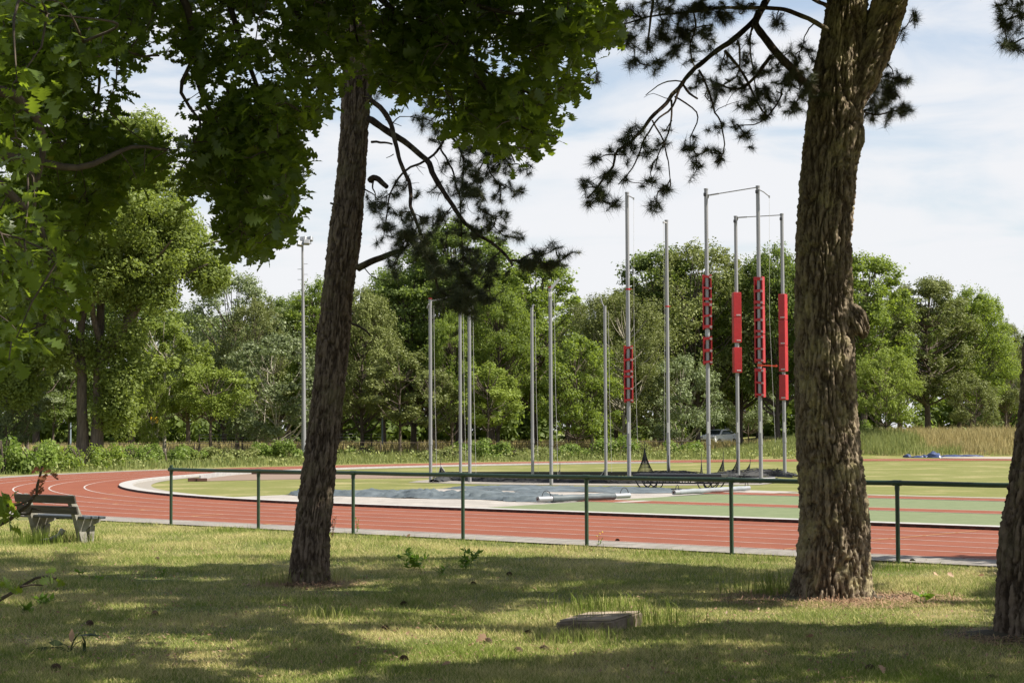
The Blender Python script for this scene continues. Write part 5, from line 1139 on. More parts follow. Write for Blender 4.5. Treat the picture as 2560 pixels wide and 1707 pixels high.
def in_poly(pts, poly):
    c = np.zeros(len(pts), bool); j = len(poly)-1
    for i in range(len(poly)):
        xi, yi = poly[i]; xj, yj = poly[j]; c ^= ((yi > pts[:,1]) != (yj > pts[:,1])) & (pts[:,0] < (xj-xi)*(pts[:,1]-yi)/(yj-yi+1e-12)+xi); j = i
    return c
RA = [(-60,-60),(440,-60),(440,130),(432,157),(366,153),(366,190),(303,205),(303,241),(278,256),(285,281),(256,310),(330,322),(388,351),(440,366),(440,395),(395,402),(366,450),(311,472),(270,512),(263,570),(219,597),(212,706),(183,743),(190,816),(157,830),(120,852),(66,871),(18,911),(-60,918)]
RB = [(430,-60),(431,157),(439,190),(442,249),(475,274),(505,329),(453,369),(446,402),(475,431),(446,461),(461,479),(505,490),(548,468),(559,494),(548,560),(560,600),(590,620),(621,640),(655,627),(708,611),(724,560),(742,494),(728,468),(753,453),(742,402),(760,355),(742,329),(735,311),(768,307),(815,289),(815,249),(841,234),(830,205),(852,165),(860,-60)]
RC = [(850,-60),(850,168),(872,165),(897,124),(929,146),(930,230),(978,234),(1007,219),(1029,205),(1029,256),(1047,252),(1055,230),(1117,234),(1124,318),(1168,351),(1201,329),(1227,366),(1245,391),(1270,395),(1289,428),(1307,424),(1311,388),(1358,399),(1340,366),(1318,351),(1336,344),(1409,355),(1409,329),(1395,300),(1355,289),(1373,252),(1398,285),(1420,278),(1420,249),(1450,223),(1472,216),(1472,190),(1435,190),(1395,183),(1398,154),(1413,143),(1435,161),(1486,161),(1501,132),(1486,91),(1512,99),(1545,99),(1545,62),(1519,-60)]
OAK = thing('oak_tree', 'near oak whose dark lobed foliage hangs over the top left of the view', 'oak tree', (-6.2, 9.0, 0))
ro = np.random.default_rng(21)
# trunk outside the frame at left and its limbs
TBK = TB(); w = smooth_path([(-6.2,9,-.2),(-6.15,9,2),(-6.0,9.1,4.2),(-5.8,9.2,6.5),(-5.6,9.3,9)], .3); TBK.tube(w, np.linspace(.36,.18,len(w))*(1+.4*np.exp(-np.linspace(0,1,len(w))*15)), 14); TBK.build('trunk', M['bark'], OAK)
def oak_region(poly, n, dmin, dmax, limbs, size, seed, k=7, inset=7, nearf=None):
    rr = np.random.default_rng(seed); pl = np.array(poly, float); mn, mx_ = pl.min(0), pl.max(0); c = pl.mean(0)
    pts = np.empty((0,2))
    while len(pts) < n:
        q = mn + (mx_-mn)*rr.random((4000,2)); ok = in_poly(q, poly)
        for dx, dy in ((inset,0),(-inset,0),(0,inset),(0,-inset)): ok &= in_poly(q+(dx,dy), poly)
        hole = vnoise(np.c_[q/46., 0*q[:,:1]], seed)+.35*vnoise(np.c_[q/17., 0*q[:,:1]], seed+1); ok &= rr.random(len(q)) < np.clip((hole-.46)*3.4, .0, 1); pts = np.vstack((pts, q[ok]))
    pts = pts[:n]; D = dmin + (dmax-dmin)*np.clip(vnoise(np.c_[pts/120., 0*pts[:,:1]], seed+4)*.6+.55*rr.random(n)-.08, 0, 1)
    if nearf is not None: D = nearf(pts, D, rr)
    C_ = np.array([P(x, y, d) for (x,y), d in zip(pts, D)])
    brs = []
    for lp, dys, ra, rb in limbs:
        m_ = len(lp); dy = np.interp(np.linspace(0,1,m_), np.linspace(0,1,len(dys)), dys); w = smooth_path([P(x,y,d) for (x,y),d in zip(lp,dy)], .08); w = w+(np.stack([vnoise(w*5+i*5, seed+i) for i in range(3)],1)-.5)*.05; brs.append(w)
    tb = TB()
    for (lp, dys, ra, rb), w in zip(limbs, brs): tb.tube(w, np.linspace(ra, rb, len(w)), 8)
    br = tb.build('branch', M['twig'], OAK)
    allp = np.vstack([w[::2] for w in brs]); tw = TB(); order = np.argsort([np.min(np.linalg.norm(allp-c_, axis=1)) for c_ in C_]); nodes_ = allp
    for ii, i in enumerate(order):
        if rr.random() < .45: continue
        c_ = C_[i]; dd = np.linalg.norm((nodes_-c_)*(1,.7,1)+(0,0,0), axis=1) + .35*np.maximum(0, c_[2]-nodes_[:,2]); p0 = nodes_[dd.argmin()]; L_ = np.linalg.norm(c_-p0)
        if L_ < .04: continue
        w = smooth_path([p0, (p0+c_)/2+rr.normal(0,.09*L_,3)+(0,0,.06*L_), c_], .12); tw.tube(w, np.linspace(.0035+.006*min(1,L_), .0025, len(w)), 4)
        if ii % 2 == 0: nodes_ = np.vstack((nodes_, w[1:]))
    tw.build('twigs', M['twig'], br)
    V, Fq, rn = rosettes(C_, rr, k, size); npmesh('leaves', V, [Fq], M['oakleaf'], br, False, rn); return C_
def nearA(pts, D, rr):
    e_ = np.clip(1-pts[:,0]/230., 0, 1); sel = rr.random(len(pts)) < .08*e_; D = D.copy(); D[sel] = rr.uniform(7.2, 9, sel.sum()); return D
CA = oak_region(RA, 1480, 9.5, 14, [([(-200,180),(-60,215),(40,240),(90,290),(110,380),(80,500)],(9.5,9.8,10),.045,.008),([(-150,60),(30,30),(200,70),(330,130),(400,140)],(10,11),.03,.006),([(-150,400),(-20,390),(60,400),(200,420),(330,370),(420,380)],(9.5,10.5),.035,.006),
      ([(-150,420),(0,460),(90,560),(130,680),(110,800)],(9.5,10),.03,.006),([(60,400),(80,450),(70,560),(40,700)],(9.8,10),.014,.005),([(110,-60),(190,60),(250,200),(230,280)],(11,12),.02,.006)], .086, 31, nearf=nearA)
CB = oak_region(RB, 980, 10.0, 13.5, [([(430,-80),(470,20),(480,130),(500,200),(530,300),(555,335),(570,400),(600,480),(630,560)],(11.5,11.6),.028,.006),([(480,150),(452,200),(450,230),(475,270),(500,300),(505,335),(485,360)],(11.3,11),.014,.005),([(560,-60),(600,100),(640,220),(680,330),(690,450),(660,570)],(12,12),.022,.006),([(700,-60),(760,60),(800,180),(780,270)],(12,12),.02,.006),([(560,210),(575,260),(600,280)],(11.5,11.5),.01,.004)], .086, 33)
CC = oak_region(RC, 930, 10.5, 13.5, [([(900,-60),(960,20),(1010,70),(1060,120),(1120,200),(1180,290)],(12,12),.026,.006),([(1120,-60),(1160,5),(1230,30),(1330,42),(1430,60)],(12,11.5),.022,.005),([(1000,-60),(1040,40),(1150,130),(1250,200),(1340,240),(1440,210)],(12,11.5),.02,.005),([(1180,180),(1260,280),(1330,330),(1390,340)],(11.6,11.5),.012,.004),([(860,-60),(880,40),(900,120)],(12,12),.016,.005),([(1250,210),(1260,300),(1290,400)],(11.6,11.6),.01,.004)], .096, 35)

# unseen leaves added above the view on sun rays, shading lawn, trunks and foliage
def above_frame(p, margin=75):
    q = px_of(p); return (q[:,1] < -margin) | (q[:,0] < -60) | (q[:,0] > 2740) | (p[:,1] < 2)
rh = np.random.default_rng(99)
def shaders(G_, zlo, zhi):
    """leaf points set between the sun and the given places"""
    z = rh.uniform(zlo, zhi, len(G_)); t_ = (z-G_[:,2])/SUN.z; B_ = G_ + t_[:,None]*np.array(SUN); return B_
LIT = [  # sunlit patches on the lawn in the photo: centre, half width, half height, (tilt)
 (430,1400,190,15,0),(2100,1508,170,26,0),(2210,1490,90,20,0),(1500,1548,130,34,0),(1160,1625,230,26,-.1),(760,1600,60,8,0),(600,1340,700,44,0),(1300,1357,700,26,.0),(1750,1390,300,24,.03),(2330,1440,180,38,.02),(2330,1545,170,38,-.05),(2080,1560,190,34,.02),(1830,1545,150,20,0),(1560,1530,130,32,-.05),(1750,1580,190,26,.08),(1330,1540,160,22,-.03),(1150,1600,190,24,-.12),(1010,1580,150,16,-.1),(1390,1610,140,20,-.1),(700,1532,80,10,-.2),(860,1560,110,12,-.15),(760,1560,50,8,0),(800,1690,170,20,-.05),(1000,1655,120,16,-.1),(60,1500,60,10,0),(440,1600,50,10,0),(270,1520,40,8,0),(1990,1490,60,10,0),(60,1385,70,10,0),(560,1640,60,10,-.1),(2400,1600,90,12,0),(330,1668,40,8,0)]
def lit(px, y):
    l = np.zeros(len(px), bool)
    for x0, y0, w, h_, tl in LIT: l |= ((px-x0)/(w*1.08))**2 + ((y-y0-(px-x0)*tl)/(h_*1.22))**2 < 1
    return l
Gs = np.stack((rh.uniform(-9, 8.5, 60000), rh.uniform(13.3, 31.0, 60000), np.zeros(60000)), 1); q = px_of(Gs); jx = (vnoise(Gs*1.6, 3)-.5)*90; jy = (vnoise(Gs*1.6, 5)-.5)*26
ok = (q[:,0] > -260) & (q[:,0] < 2760) & (q[:,1] < 1800) & ~lit(q[:,0]+jx, q[:,1]+jy) & (q[:,1] > 1392-(q[:,0] < 330)*18)
ok &= rh.random(len(Gs)) < np.where(vnoise(Gs*1.1, 8) > .70, .25, 1)
Gs = Gs[ok]; Bs = shaders(Gs, 7.0, 9.6); keep = above_frame(Bs); Bs2 = Bs[~keep]; g2 = Gs[~keep]; B3 = shaders(g2, 8.6, 11.0); Bs = np.vstack((Bs[keep], B3[above_frame(B3)])); 
def along(rows, Y, n, r): a = smooth_path(trunk_pts(rows, Y), .1); i = rh.integers(0, len(a), n); return a[i]+rh.normal(0, r, (n,3))
tk = np.vstack((along([(770,1475),(797,1179),(833,850),(862,590),(891,230),(897,0)], YL, 950, .22), along([(2083,1500),(2084,1240),(2063,900),(2060,600),(2084,326)], YR, 170, .30), along([(2573,1600),(2606,1130),(2640,700),(2670,150)], YE, 1200, .3)))
tkB = np.empty((0,3)); left = tk
for lo, hi in ((2,4),(3,6),(4,8),(6,10),(8,13)):
    if len(left): B_ = left + rh.uniform(lo, hi, len(left))[:,None]*np.array(SUN); k_ = above_frame(B_); tkB = np.vstack((tkB, B_[k_])); left = left[~k_]
print('lawn shade candidates', len(Bs), len(tkB))
Bs = np.vstack((Bs[rh.permutation(len(Bs))[:7300]], tkB[rh.permutation(len(tkB))[:1500]]))
def blocks(B_, ax, ay, r, z0, z1):
    t_ = ((B_[:,0]-ax)*SUN.x + (B_[:,1]-ay)*SUN.y)/(SUN.x**2+SUN.y**2); q_ = B_ - t_[:,None]*np.array(SUN); return (np.hypot(q_[:,0]-ax, q_[:,1]-ay) < r) & (q_[:,2] > z0) & (q_[:,2] < z1)
kill = (blocks(Bs, TR.location[0]-.1, YR, .55, .4, 7.5) & (rh.random(len(Bs)) < .74)) | (blocks(Bs, TL.location[0]+.3, YL, .4, .2, 6) & (rh.random(len(Bs)) < .45)); kill |= blocks(Bs, G(1500,1562)[0], G(1500,1562)[1], .55, -1.5, .6) & (rh.random(len(Bs)) < .9); Bs = Bs[~kill]
inR = Bs[:,0] > 1.2
V, Fq, rn = rosettes(Bs[~inR], rh, 6, .28, SV, SF, .1, .09); npmesh('high_crown', V, [Fq], M['crownleaf'], OAK, False, rn)  # oak leaves added out of view to shade lawn and trunks
HP = thing('unseen_tree', 'unseen leafy tree right of the view, its crown laid out to shade the lawn', 'tree', (9.6, 16.5, 0)); tb = TB(); w = smooth_path([(9.6,16.5,-.2),(9.5,16.4,4),(9.0,16.6,9.5)], .4); tb.tube(w, np.linspace(.3,.12,len(w)), 10)
for e_ in ((5,19,8.5),(7,15,8.8),(3.5,21,9.2),(11,14,8.6),(6.5,22.5,9),(9,19,9.6)): w = smooth_path([(9.3,16.5,6.2), (np.array((9.3,16.5,7.4))+np.array(e_))/2, e_], .4); tb.tube(w, np.linspace(.10,.03,len(w)), 6)
tb.build('trunk', M['bark'], HP); V, Fq, rn = rosettes(Bs[inR], rh, 6, .28, SV, SF, .1, .09); npmesh('crown', V, [Fq], M['crownleaf'], HP, False, rn)  # unseen crown laid out on sun rays to shade lawn and trunks
tgt = np.vstack((CA, CA, CB, CC)); tgt = np.repeat(tgt, 5, 0)+rh.normal(0,.25,(len(tgt)*5,3)); tgt = np.vstack((tgt, np.array((-1.6,6.1,1.7))+rh.normal(0,.25,(160,3)))); Bo = np.empty((0,3)); left = tgt
for lo, hi in ((1.5,3),(2.5,5),(4,7),(6,9),(8,11),(10,14)):
    B_ = left + rh.uniform(lo, hi, len(left))[:,None]*np.array(SUN); k_ = above_frame(B_, 200); Bo = np.vstack((Bo, B_[k_])); left = left[~k_]
print('crown shade', len(Bo))
Bo = Bo[rh.permutation(len(Bo))[:4300]]; V, Fq, rn = rosettes(Bo, rh, 6, .165, SV, SF, .1, .08); npmesh('middle_crown', V, [Fq], M['crownleaf'], OAK, False, rn)  # added out of view to shade the oak and sapling foliage

# unseen trees added behind the camera and at left to dim the skylight
for nm_, (tx, ty), box_, nr, lab in (('unseen_tree', (3.0,-4.0), ((-11,9),(-14,9.5),(7.5,13)), 5200, 'unseen leafy tree added behind the viewpoint, its crown dimming the skylight'), ('unseen_tree', (-14.0,20.0), ((-20,-10.5),(8,30),(4.5,11)), 3800, 'unseen leafy tree added outside the left edge to dim the skylight')):
    tt_ = thing(nm_, lab, 'tree', (tx,ty,0)); tb = TB(); w = smooth_path([(tx,ty,-.2),(tx+.1,ty,4),(tx-.1,ty+.1,9)], .4); tb.tube(w, np.linspace(.33,.12,len(w)), 10)
    for k in range(9):
        e_ = np.array([rh.uniform(*b_) for b_ in box_]); w = smooth_path([(tx,ty,5.8), (np.array((tx,ty,7.2))+e_)/2, e_], .5); tb.tube(w, np.linspace(.10,.03,len(w)), 6)
    tb.build('trunk', M['bark'], tt_); Cq = np.stack([rh.uniform(b_[0], b_[1], nr) for b_ in box_], 1); Cq = Cq[above_frame(Cq, 260)]
    V, Fq, rn = rosettes(Cq, rh, 6, .32, SV, SF, .1, .16); npmesh('crown', V, [Fq], M['crownleaf'], tt_, False, rn)
# low branches of a sapling at the left edge
SAP = thing('oak_sapling', 'oak sapling at the left edge reaching a bare-tipped leafy branch over the bench', 'sapling', (-2.2, 6.2, 0)); rs = np.random.default_rng(8)
tb = TB(); w = smooth_path([(-2.2,6.2,-.1),(-2.15,6.2,.8),(-2.25,6.15,1.6),(-2.2,6.2,2.4)], .2); tb.tube(w, np.linspace(.03,.012,len(w)), 7)
def sp_(pts, d0, d1, ra, rb): 
    w = smooth_path([P(x,y,np.interp(i/(len(pts)-1),(0,1),(d0,d1))) for i,(x,y) in enumerate(pts)], .03); tb.tube(w, np.linspace(ra, rb, len(w)), 6); return w
s1 = sp_([(-330,1360),(-120,1345),(0,1310),(40,1285),(70,1263),(85,1240),(92,1236),(93,1215),(100,1190),(105,1165)], 6.2,6.0,.014,.004); s2 = sp_([(40,1285),(75,1284),(80,1270),(100,1275)],6.05,6.0,.005,.003); s3 = sp_([(0,1262),(40,1262),(85,1246)],6.1,6.0,.005,.003)
s4 = sp_([(-300,1560),(-100,1545),(0,1498),(55,1465),(90,1444),(115,1440),(140,1445)], 6.2,6.1,.012,.004); s5 = sp_([(55,1465),(80,1461),(108,1462)],6.1,6.1,.004,.003); tb.build('stem', M['twig'], SAP)
def sprig_leaves(pix, d, size, rr, mname, parent, aim=None):
    C_ = np.array([P(x,y,d+rr.normal(0,.05)) for x,y in pix]); dv = rr.normal(0,1,(len(C_),3))*(1,.5,.7)+((0,0,-.1) if aim is None else aim); nr = rr.normal(0,.7,(len(C_),3))+(0,-.5,.8); V, Fq = place_leaves(C_, dv, nr, size*(.7+.5*rr.random(len(C_))), rr); npmesh('leaves', V, [Fq], M[mname], parent, False, np.repeat(rr.random(len(C_)), len(LV)))
sprig_leaves([(2,1225),(6,1240),(0,1245),(22,1262),(35,1258),(8,1280),(0,1292),(28,1275),(12,1310),(25,1320),(4,1265),(0,1275),(14,1268),(-10,1300),(20,1250),(-8,1260),(-15,1280),(-5,1225),(-20,1240),(18,1285)], 6.05, .062, rs, 'oakleaf', SAP)
sprig_leaves([(95,1170),(98,1180),(108,1182),(112,1186),(120,1190),(125,1183),(93,1195),(88,1205),(90,1218),(97,1222),(103,1200),(84,1222),(130,1188),(92,1210),(100,1176)], 6.0, .030, rs, 'redleaf', SAP)
sprig_leaves([(130,1440),(140,1446),(150,1450),(112,1432),(120,1425),(0,1455),(12,1462),(20,1472),(4,1478),(18,1450),(-4,1470),(-10,1462),(8,1440)], 6.1, .05, rs, 'oakleaf', SAP)

# ------------------------------------------------------------------ lawn blades
rg = np.random.default_rng(4)
n = 800000; y = 12.6+(42.0-12.6)*rg.random(n)**1.35; x = (rg.random(n)*2-1)*(.293*y+.35)
Q = np.stack((x, y, np.zeros(n)), 1); r_, a_, b_ = rad_of(Q); keep = (r_ > 45.0+.12*rg.random(n)) & ((b_ < -20) | (a_ < 0)); Q = Q[keep]
den = fbm(np.c_[Q[:,:2]*.9, 0*Q[:,:1]], 3, 5)/.875; patch = vnoise(np.c_[Q[:,:2]*2.6, 0*Q[:,:1]], 6); keep = rg.random(len(Q)) < np.clip(.35+1.3*den, 0, 1); Q = Q[keep]; den = den[keep]; patch = patch[keep]
# bare ring of straw round the pine feet and under the cover plate
for bx, by, rr0 in ((base[0], YE, .5),(TR.location[0], YR, .55),(TL.location[0], YL, .30)):
    dd = np.hypot(Q[:,0]-bx, (Q[:,1]-by)); k = (dd > rr0*.85) & ((dd > rr0*1.7) | (rg.random(len(Q)) < .35)); Q, den, patch = Q[k], den[k], patch[k]
cvp = G(1500,1562); k = (np.hypot((Q[:,0]-cvp[0])/.52, (Q[:,1]-cvp[1])/.40) > 1); Q, den, patch = Q[k], den[k], patch[k]
hh = (.022+.048*den*(.4+patch))*(.6+.8*rg.random(len(Q)))*(1+.25*(Q[:,1] > 28)); Q[:,2] = ground_z(Q); tall_ = rg.random(len(Q)) < .012; hh[tall_] *= 2.2
V, Fl, rn = blades(Q, hh, .0065, rg, 1.5, 1); tag(npmesh('grass', V, Fl, M['blade'], None, False, rn), kind='stuff'); print('blades', len(Q))
def tuft(px, y, w, h, n, label, name='grass_tuft', mname='blade', wid=.007, lean=.55, cat='grass tuft', d=None):
    c = G(px, y); q = c[None]+rg.normal(0,1,(n,3))*(w*.5, (d or w*.4), 0); q[:,2] = ground_z(q); V, Fl, rn = blades(q, h*(.35+.75*rg.random(n)), wid, rg, lean, 2, rnd=rg.random(n)*.5); o = npmesh('long_grass', V, Fl, M[mname], None, False, rn); return tag(o, kind='stuff')
tuft(1945,1482,.62,.42,420,'dark grass tuft growing at the left foot of the big right pine')
tuft(2128,1482,.30,.38,120,'sparse tall grass in front of the foot of the big right pine')
tuft(105,1352,.75,.34,900,'long grass growing up under the bench')
tuft(215,1350,.35,.22,250,'long grass round the right leg of the bench')
tuft(1590,1560,.60,.30,330,'long thin grass stems right of the sunken cover')
tuft(1480,1522,.45,.24,260,'long thin grass behind the sunken cover')
tuft(1430,1595,.40,.16,240,'grass at the near left corner of the sunken cover')
tuft(840,1455,.30,.24,160,'long grass right of the leaning pine foot')
tuft(745,1500,.6,.13,200,'low grass clump in front of the leaning pine')
tuft(800,1545,.5,.20,240,'fresh grass clump below the leaning pine')
tuft(700,1460,.30,.26,170,'dark grass left of the leaning pine foot')
tuft(2250,1420,.5,.16,160,'thin grass at the foot of the last railing post')
for i, (x, lab) in enumerate(((560,'between the first and second railing posts'),(980,'between the third and fourth railing posts'),(1420,'just left of the fifth railing post'),(1640,'left of the sixth railing post'),(1910,'left of the big pine by the path'))):
    yv = 1312+(x-430)*.0535+8; tuft(x, yv, .45, .14, 170, 'small grass tussock on the path edge ' + lab)
# weeds and seedlings
def weed(pix_y, px, w, h, n, size, mname, label, cat='seedling', name='seedling', seed=0, tv=SV, tf_=SF, stems=5):
    rr = np.random.default_rng(seed+70); c = G(px, pix_y); c[2] = float(ground_z(c[None])[0]); t = thing(name, label, cat, tuple(c)); tb = TB(); tips = []
    for k in range(stems):
        e_ = c+np.array((rr.uniform(-.5,.5)*w, rr.uniform(-.3,.3)*w, h*rr.uniform(.6,1.05))); p = smooth_path([c+(rr.normal(0,.3*w*.5),rr.normal(0,.05),0), (c+e_)/2+(0,0,.02), e_], .04); tb.tube(p, .0032, 4); tips.append(p)
    tb.build('stem', M['sprig'] if mname != 'redleaf' else M['twig'], t); B_, D_ = [], []
    for k in range(n): p = tips[k % stems]; j = int(len(p)*(.25+.75*rr.random()**.7)) - 1; B_.append(p[max(0,j)]); D_.append(rr.normal(0,1,3)*(1,1,.35)+(0,0,.45))
    V, Fq = place_leaves(np.array(B_), np.array(D_), rr.normal(0,.5,(n,3))+(0,0,1), size*(.6+.7*rr.random(n)), rr, tv, tf_); npmesh('leaves', V, [Fq], M[mname], t, False, np.repeat(rr.random(n), len(tv))); return t
weed(1420,1040,.62,.30,95,.10,'sprig','bright leafy seedling clump in the shade, left one of the pair mid-lawn',seed=1,stems=7)
weed(1418,1165,.50,.32,80,.10,'sprig','bright leafy seedling clump in the shade, right one of the pair mid-lawn',seed=2,stems=7)
weed(1434,1105,.30,.18,26,.07,'sprig','tiny seedling between the two bright leafy clumps',seed=3)
weed(1508,2310,.22,.15,14,.11,'sprig','yellow-green seedling in the shade right of the big pine',seed=4,stems=4)
weed(1438,200,.20,.12,16,.09,'sprig','bright green seedling below the bench legs in the shade',seed=5); weed(1450,245,.18,.12,12,.09,'sprig','small bright seedling right of the one below the bench',seed=6)
weed(1510,110,.30,.14,26,.10,'sprig','bright clover-like seedling patch beneath the low twig at left',seed=7,stems=7); weed(1530,60,.28,.13,20,.10,'sprig','dim seedling patch at the lower left edge',seed=8,stems=6)
weed(1437,407,.16,.14,10,.07,'sprig','single small seedling in the shade below the first railing span',seed=9)
weed(1330,893,.10,.34,34,.05,'sprig','tall pale weed growing on the path beside the third railing post',cat='weed',name='weed',seed=10,stems=3)
weed(1344,832,.16,.55,30,.06,'redleaf','rusty-leaved twig sticking out right of the leaning trunk',cat='twig',name='rusty_twig',seed=11,stems=4)
weed(1363,1497,.16,.22,14,.04,'sprig','thin yellow-flowered weed right of the fifth railing post',cat='weed',name='weed',seed=12,stems=4)
c = G(1497,1363); fl_ = MB()
for dx, dz in ((.02,.20),(.06,.23),(-.03,.16)): fl_.tube([c+(dx,0,dz), c+(dx,0,dz+.012)], .016, 7)
fl_.build('flower', mat('yellow_petals',(.85,.62,.05),.6), bpy.data.objects['weed.001'])
# wilted broad-leaved plant at lower left
rr = np.random.default_rng(12); c = G(175,1630); t = thing('wilted_plant', 'wilted broad-leaved plant with a dry brown leaf in the lower left shade', 'plant', tuple(c)); M['dkleaf'] = leaf_mat('dark_broad_leaf', (.022,.042,.012), (.06,.085,.03), (.06,.09,.02), .25)
tb = TB(); ends = [P(x,y,c[1]) for x,y in ((190,1590),(200,1580),(160,1610),(125,1620),(88,1620),(205,1600),(180,1622))]
for e_ in ends: tb.tube(smooth_path([c+(0,0,.0), (c+e_)/2+(0,0,.03), e_], .03), .004, 5)
tb.build('stem', M['dkleaf'], t)
lv = np.array([(0,0,0),(.16,.3,.03),(.2,.6,.02),(0,1,-.12),(-.2,.6,.02),(-.16,.3,.03)]); lf_ = np.array([(0,1,2,3,4,5)])
V, Fq = place_leaves(np.array(ends), np.array([(1,.1,.1),(.5,0,-1),(-.6,0,.1),(-.8,.1,-.2),(-.7,0,-.5),(.3,-.2,-.9),(-.3,-.3,-.3)]), rr.normal(0,.5,(7,3))+(0,-.6,.8), np.array([.24,.17,.15,.17,.18,.16,.12]), rr, lv, lf_); npmesh('leaves', V, [Fq], M['dkleaf'], t, False, np.repeat(rr.random(7),6))
V, Fq = place_leaves(np.array([P(178,1606,c[1]-.03)]), np.array([(.05,0,1)]), np.array([(.3,-1,.1)]), np.array([.13]), rr, lv, lf_); npmesh('dry_leaf', V, [Fq], M['deadleaf'], t, False, np.full(6,.8))
# pine cones
cone_me = None
def cone(px, y, lab, s=1.0):
    global cone_me
    c = G(px, y); c[2] = float(ground_z(c[None])[0])+.02
    if cone_me is None:
        V, Fq = [], []; k = 0
        for ring in range(9):
            zz = -.03+.0075*ring; r = .034*math.sin(pi*(ring+1.2)/10.5)**.8; m_ = 9
            for j in range(m_):
                a = (j+.5*(ring % 2))/m_*2*pi; d = np.array((cos(a), sin(a), 0)); w_ = np.array((-sin(a), cos(a), 0))*.011
                V += [d*r*.25+(0,0,zz), d*r*.75+w_+(0,0,zz+.002), d*(r*1.15)+(0,0,zz+.013), d*r*.75-w_+(0,0,zz+.002)]; Fq.append((k,k+1,k+2,k+3)); k += 4
        o = npmesh('pine_cone', np.array(V), [np.array(Fq)], M['cone']); cone_me = o.data
    else: o = bpy.data.objects.new('pine_cone', cone_me); COL.objects.link(o)
    o.location = c; o.rotation_euler = (rg.uniform(1,2), rg.uniform(0,1), rg.uniform(0,6)); o.scale = (s,)*3; tag(o, lab, 'pine cone', 'pine cones lying in the grass')
for a_ in ((965,1574,'dark pine cone in the sunny patch below the leaning pine'),(1297,1627,'dark pine cone at the edge of the lower shade, left of a pair'),(1362,1618,'dark pine cone right of a similar one, left below the sunken cover'),(1010,1650,'small pine cone in the bottom sunny strip'),(1272,1433,'small pine cone in the middle shade right of the seedling clumps'),
           (1182,1455,'small dark cone below the right seedling clump'),(385,1532,'small dark cone in the left shade, upper one'),(222,1558,'dark cone in the left shade above the wilted plant'),(2172,1662,'splayed dark cone in the lower right shade'),(2475,1692,'dark cone at the lower right corner'),(1318,1578,'small cone left of the sunken cover'),
           (140,1672,'dark cone near the lower left corner'),(395,1398,'small cone on the shade edge below the bench'),(1544,1352,'pale cone lying on the path between two railing posts'),(1222,1598,'brown cone in the grass left of the sunken cover'),(2282,1402,'cone on the path edge right of the last railing post'),(1012,1508,'faint cone in the middle shade')):
    cone(*a_, s=1.25)
# dry leaves
def dry_leaf(px, y, s, lab):
    c = G(px, y); c[2] = float(ground_z(c[None])[0])+.035; V, Fq = place_leaves(np.array([c]), np.array([(rg.normal(),rg.normal()*.5,.5)]), np.array([(rg.normal(0,.4),-.7,.7)]), np.array([s]), rg); o = npmesh('dry_leaf', V, [Fq], M['deadleaf'], None, False, np.full(len(LV), rg.random())); tag(o, lab, 'leaf', 'dry leaves on the lawn')
for a_ in ((1190,1603,.12,'large pale brown oak leaf standing in the sunny grass'),(1105,1668,.09,'brown leaf at the edge of the lower shade'),(2210,1680,.10,'rusty leaf in the lower right shade'),(2345,1440,.09,'reddish dry leaf right of the big pine near the path'),(2385,1445,.10,'curled reddish leaf beside another right of the big pine'),(2445,1443,.08,'small reddish leaf near the edge pine'),
           (1015,1345,.10,'small dry leaf in the sunny strip'),(2015,1600,.08,'small brown leaf in front of the big pine'),(700,1518,.08,'dry leaf in the shade left below the leaning pine')):
    dry_leaf(*a_)
c = G(698,1520); z0 = float(ground_z(c[None])[0]); V, Fq = place_leaves(np.array([P(690,1516,c[1])]), np.array([(1,0,-.1)]), np.array([(0,-.5,1)]), np.array([.17]), rg, lv, lf_); tag(npmesh('curled_leaf', V, [Fq], M['sprig'], None, False, np.full(6,.6)), 'curled pale green leaf on the grass below the leaning pine', 'leaf')
# straw of fallen needles at the pine feet
def needle_litter(cx_, cy_, r1, r2, n, label):
    th_ = rg.random(n)*2*pi; rr_ = r1+(r2-r1)*rg.random(n)**1.4; q = np.stack((cx_+np.cos(th_)*rr_*1.15, cy_+np.sin(th_)*rr_, np.zeros(n)),1); q[:,2] = ground_z(q)+.012+.05*np.exp(-rr_/.4)*rg.random(n)
    d = rg.normal(0,1,(n,3))*(1,1,.12); d = unit(d)*(.05+.07*rg.random(n))[:,None]; w = unit(np.cross(d,(0,0,1)))*.0045; V = np.stack((q-w,q+w,q+w+d,q-w+d),1).reshape(-1,3); tag(npmesh('needle_litter', V, [np.arange(4*n).reshape(n,4)], M['straw']), kind='stuff')
nL = 15000; yq = 12.8+(32-12.8)*rg.random(nL)**1.2; q = np.stack(((rg.random(nL)*2-1)*(.29*yq+.2), yq, np.zeros(nL)),1); r_, a_, b_ = rad_of(q); q = q[(r_ > 43.6) & ((r_ > 45.1) | (rg.random(nL) < .25)) & (vnoise(q*.9, 61)+.4*rg.random(nL) > .62)]; q[:,2] = ground_z(q)+.012+.03*rg.random(len(q)); nL = len(q)
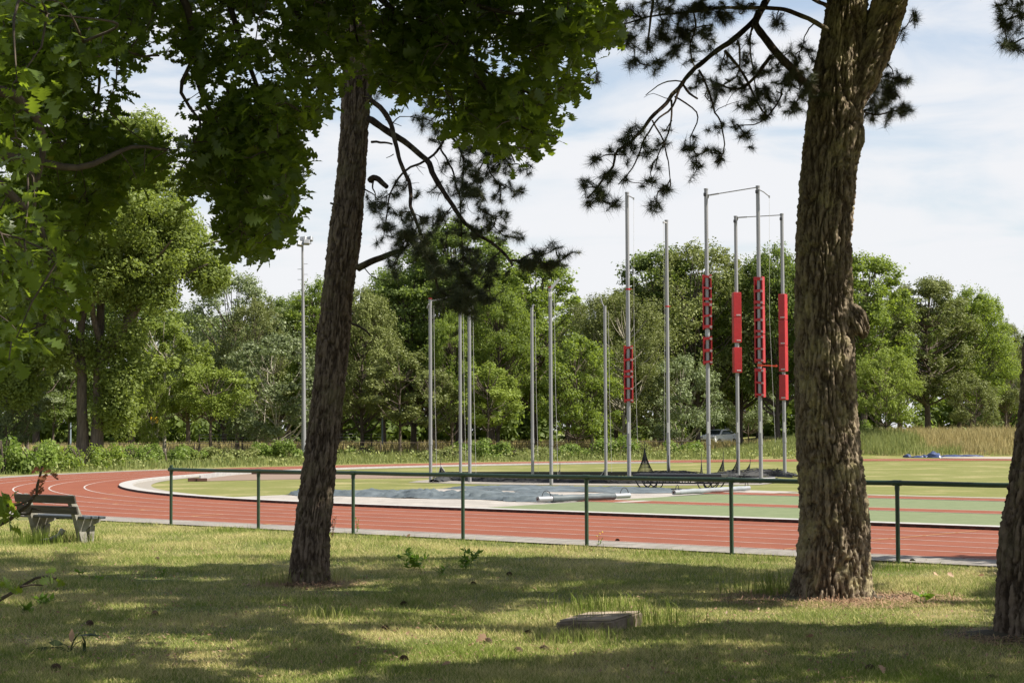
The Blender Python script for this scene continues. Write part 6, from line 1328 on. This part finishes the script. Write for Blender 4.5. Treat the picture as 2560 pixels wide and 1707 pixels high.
V, Fq = leaf_quads(q, rg.normal(0,.5,(nL,3))+(0,-.3,1), .030, rg, .4, .5); tag(npmesh('dry_litter', V, [Fq], M['deadleaf'], None, False, np.repeat(rg.random(nL),4)), kind='stuff')
needle_litter(TR.location[0]+.05, YR-.25, .30, 1.35, 14000, ''); needle_litter(TL.location[0], YL-.1, .2, .7, 2600, ''); needle_litter(TE.location[0], YE-.1, .3, .8, 2000, '')
# foot mounds of soil
for T_, Y_, r_m in ((TR,YR,.95),(TL,YL,.5),(TE,YE,.7)):
    c = np.array((T_.location[0], Y_, 0)); nn = 40; rings = np.linspace(1,0,9); V = []
    for r in rings:
        for k in range(nn): a = k/nn*2*pi; rad = r_m*r*(1+.12*sin(3*a+Y_)); p = c+(cos(a)*rad*1.1, sin(a)*rad, 0); V.append(p)
    V = np.array(V); dd = np.repeat(rings, nn); V[:,2] = ground_z(V)*1.0 -.015 + .085*(1-dd**1.5); idx = np.arange(9*nn).reshape(9,nn); nx2 = np.roll(idx,-1,1)
    o = npmesh('root_mound', V, [np.stack((idx[:-1],nx2[:-1],nx2[1:],idx[1:]),-1).reshape(-1,4)], M['soil'], None, True); o['kind'] = 'structure'
# sunken cover plate
cz = float(ground_z(cvp[None])[0]); PL = thing('drain_cover', 'tilted square cover plate with a ribbed top half sunk in the sunny grass', 'drain cover', (cvp[0], cvp[1], cz), rz=radians(-32))
b = MB(); Rm = Matrix.Rotation(radians(3), 3, 'X') @ Matrix.Rotation(radians(-4), 3, 'Y'); b.box((0,0,.015), (.66,.66,.17), M=Rm, bev=.012); b.build('frame', noise_mat('old_concrete', [(.3,(.09,.07,.05)),(.7,(.26,.21,.16))], 8, 6, .95, .6, 50), PL, local=True)
b = MB()
for i in range(26): q = Rm @ Vector((-.30+i*.024, 0, .012)); b.box((q.x, q.y, 0.015+.088+q.z), (.012,.60,.012), M=Rm)
for i in range(14): q = Rm @ Vector((0, -.30+i*.0462, .010)); b.box((q.x, q.y, 0.015+.086+q.z), (.60,.010,.010), M=Rm)
b.build('ribbed_top', noise_mat('plate_ribs', [(.3,(.20,.16,.12)),(.7,(.42,.35,.27))], 5, 6, .8), PL, local=True)
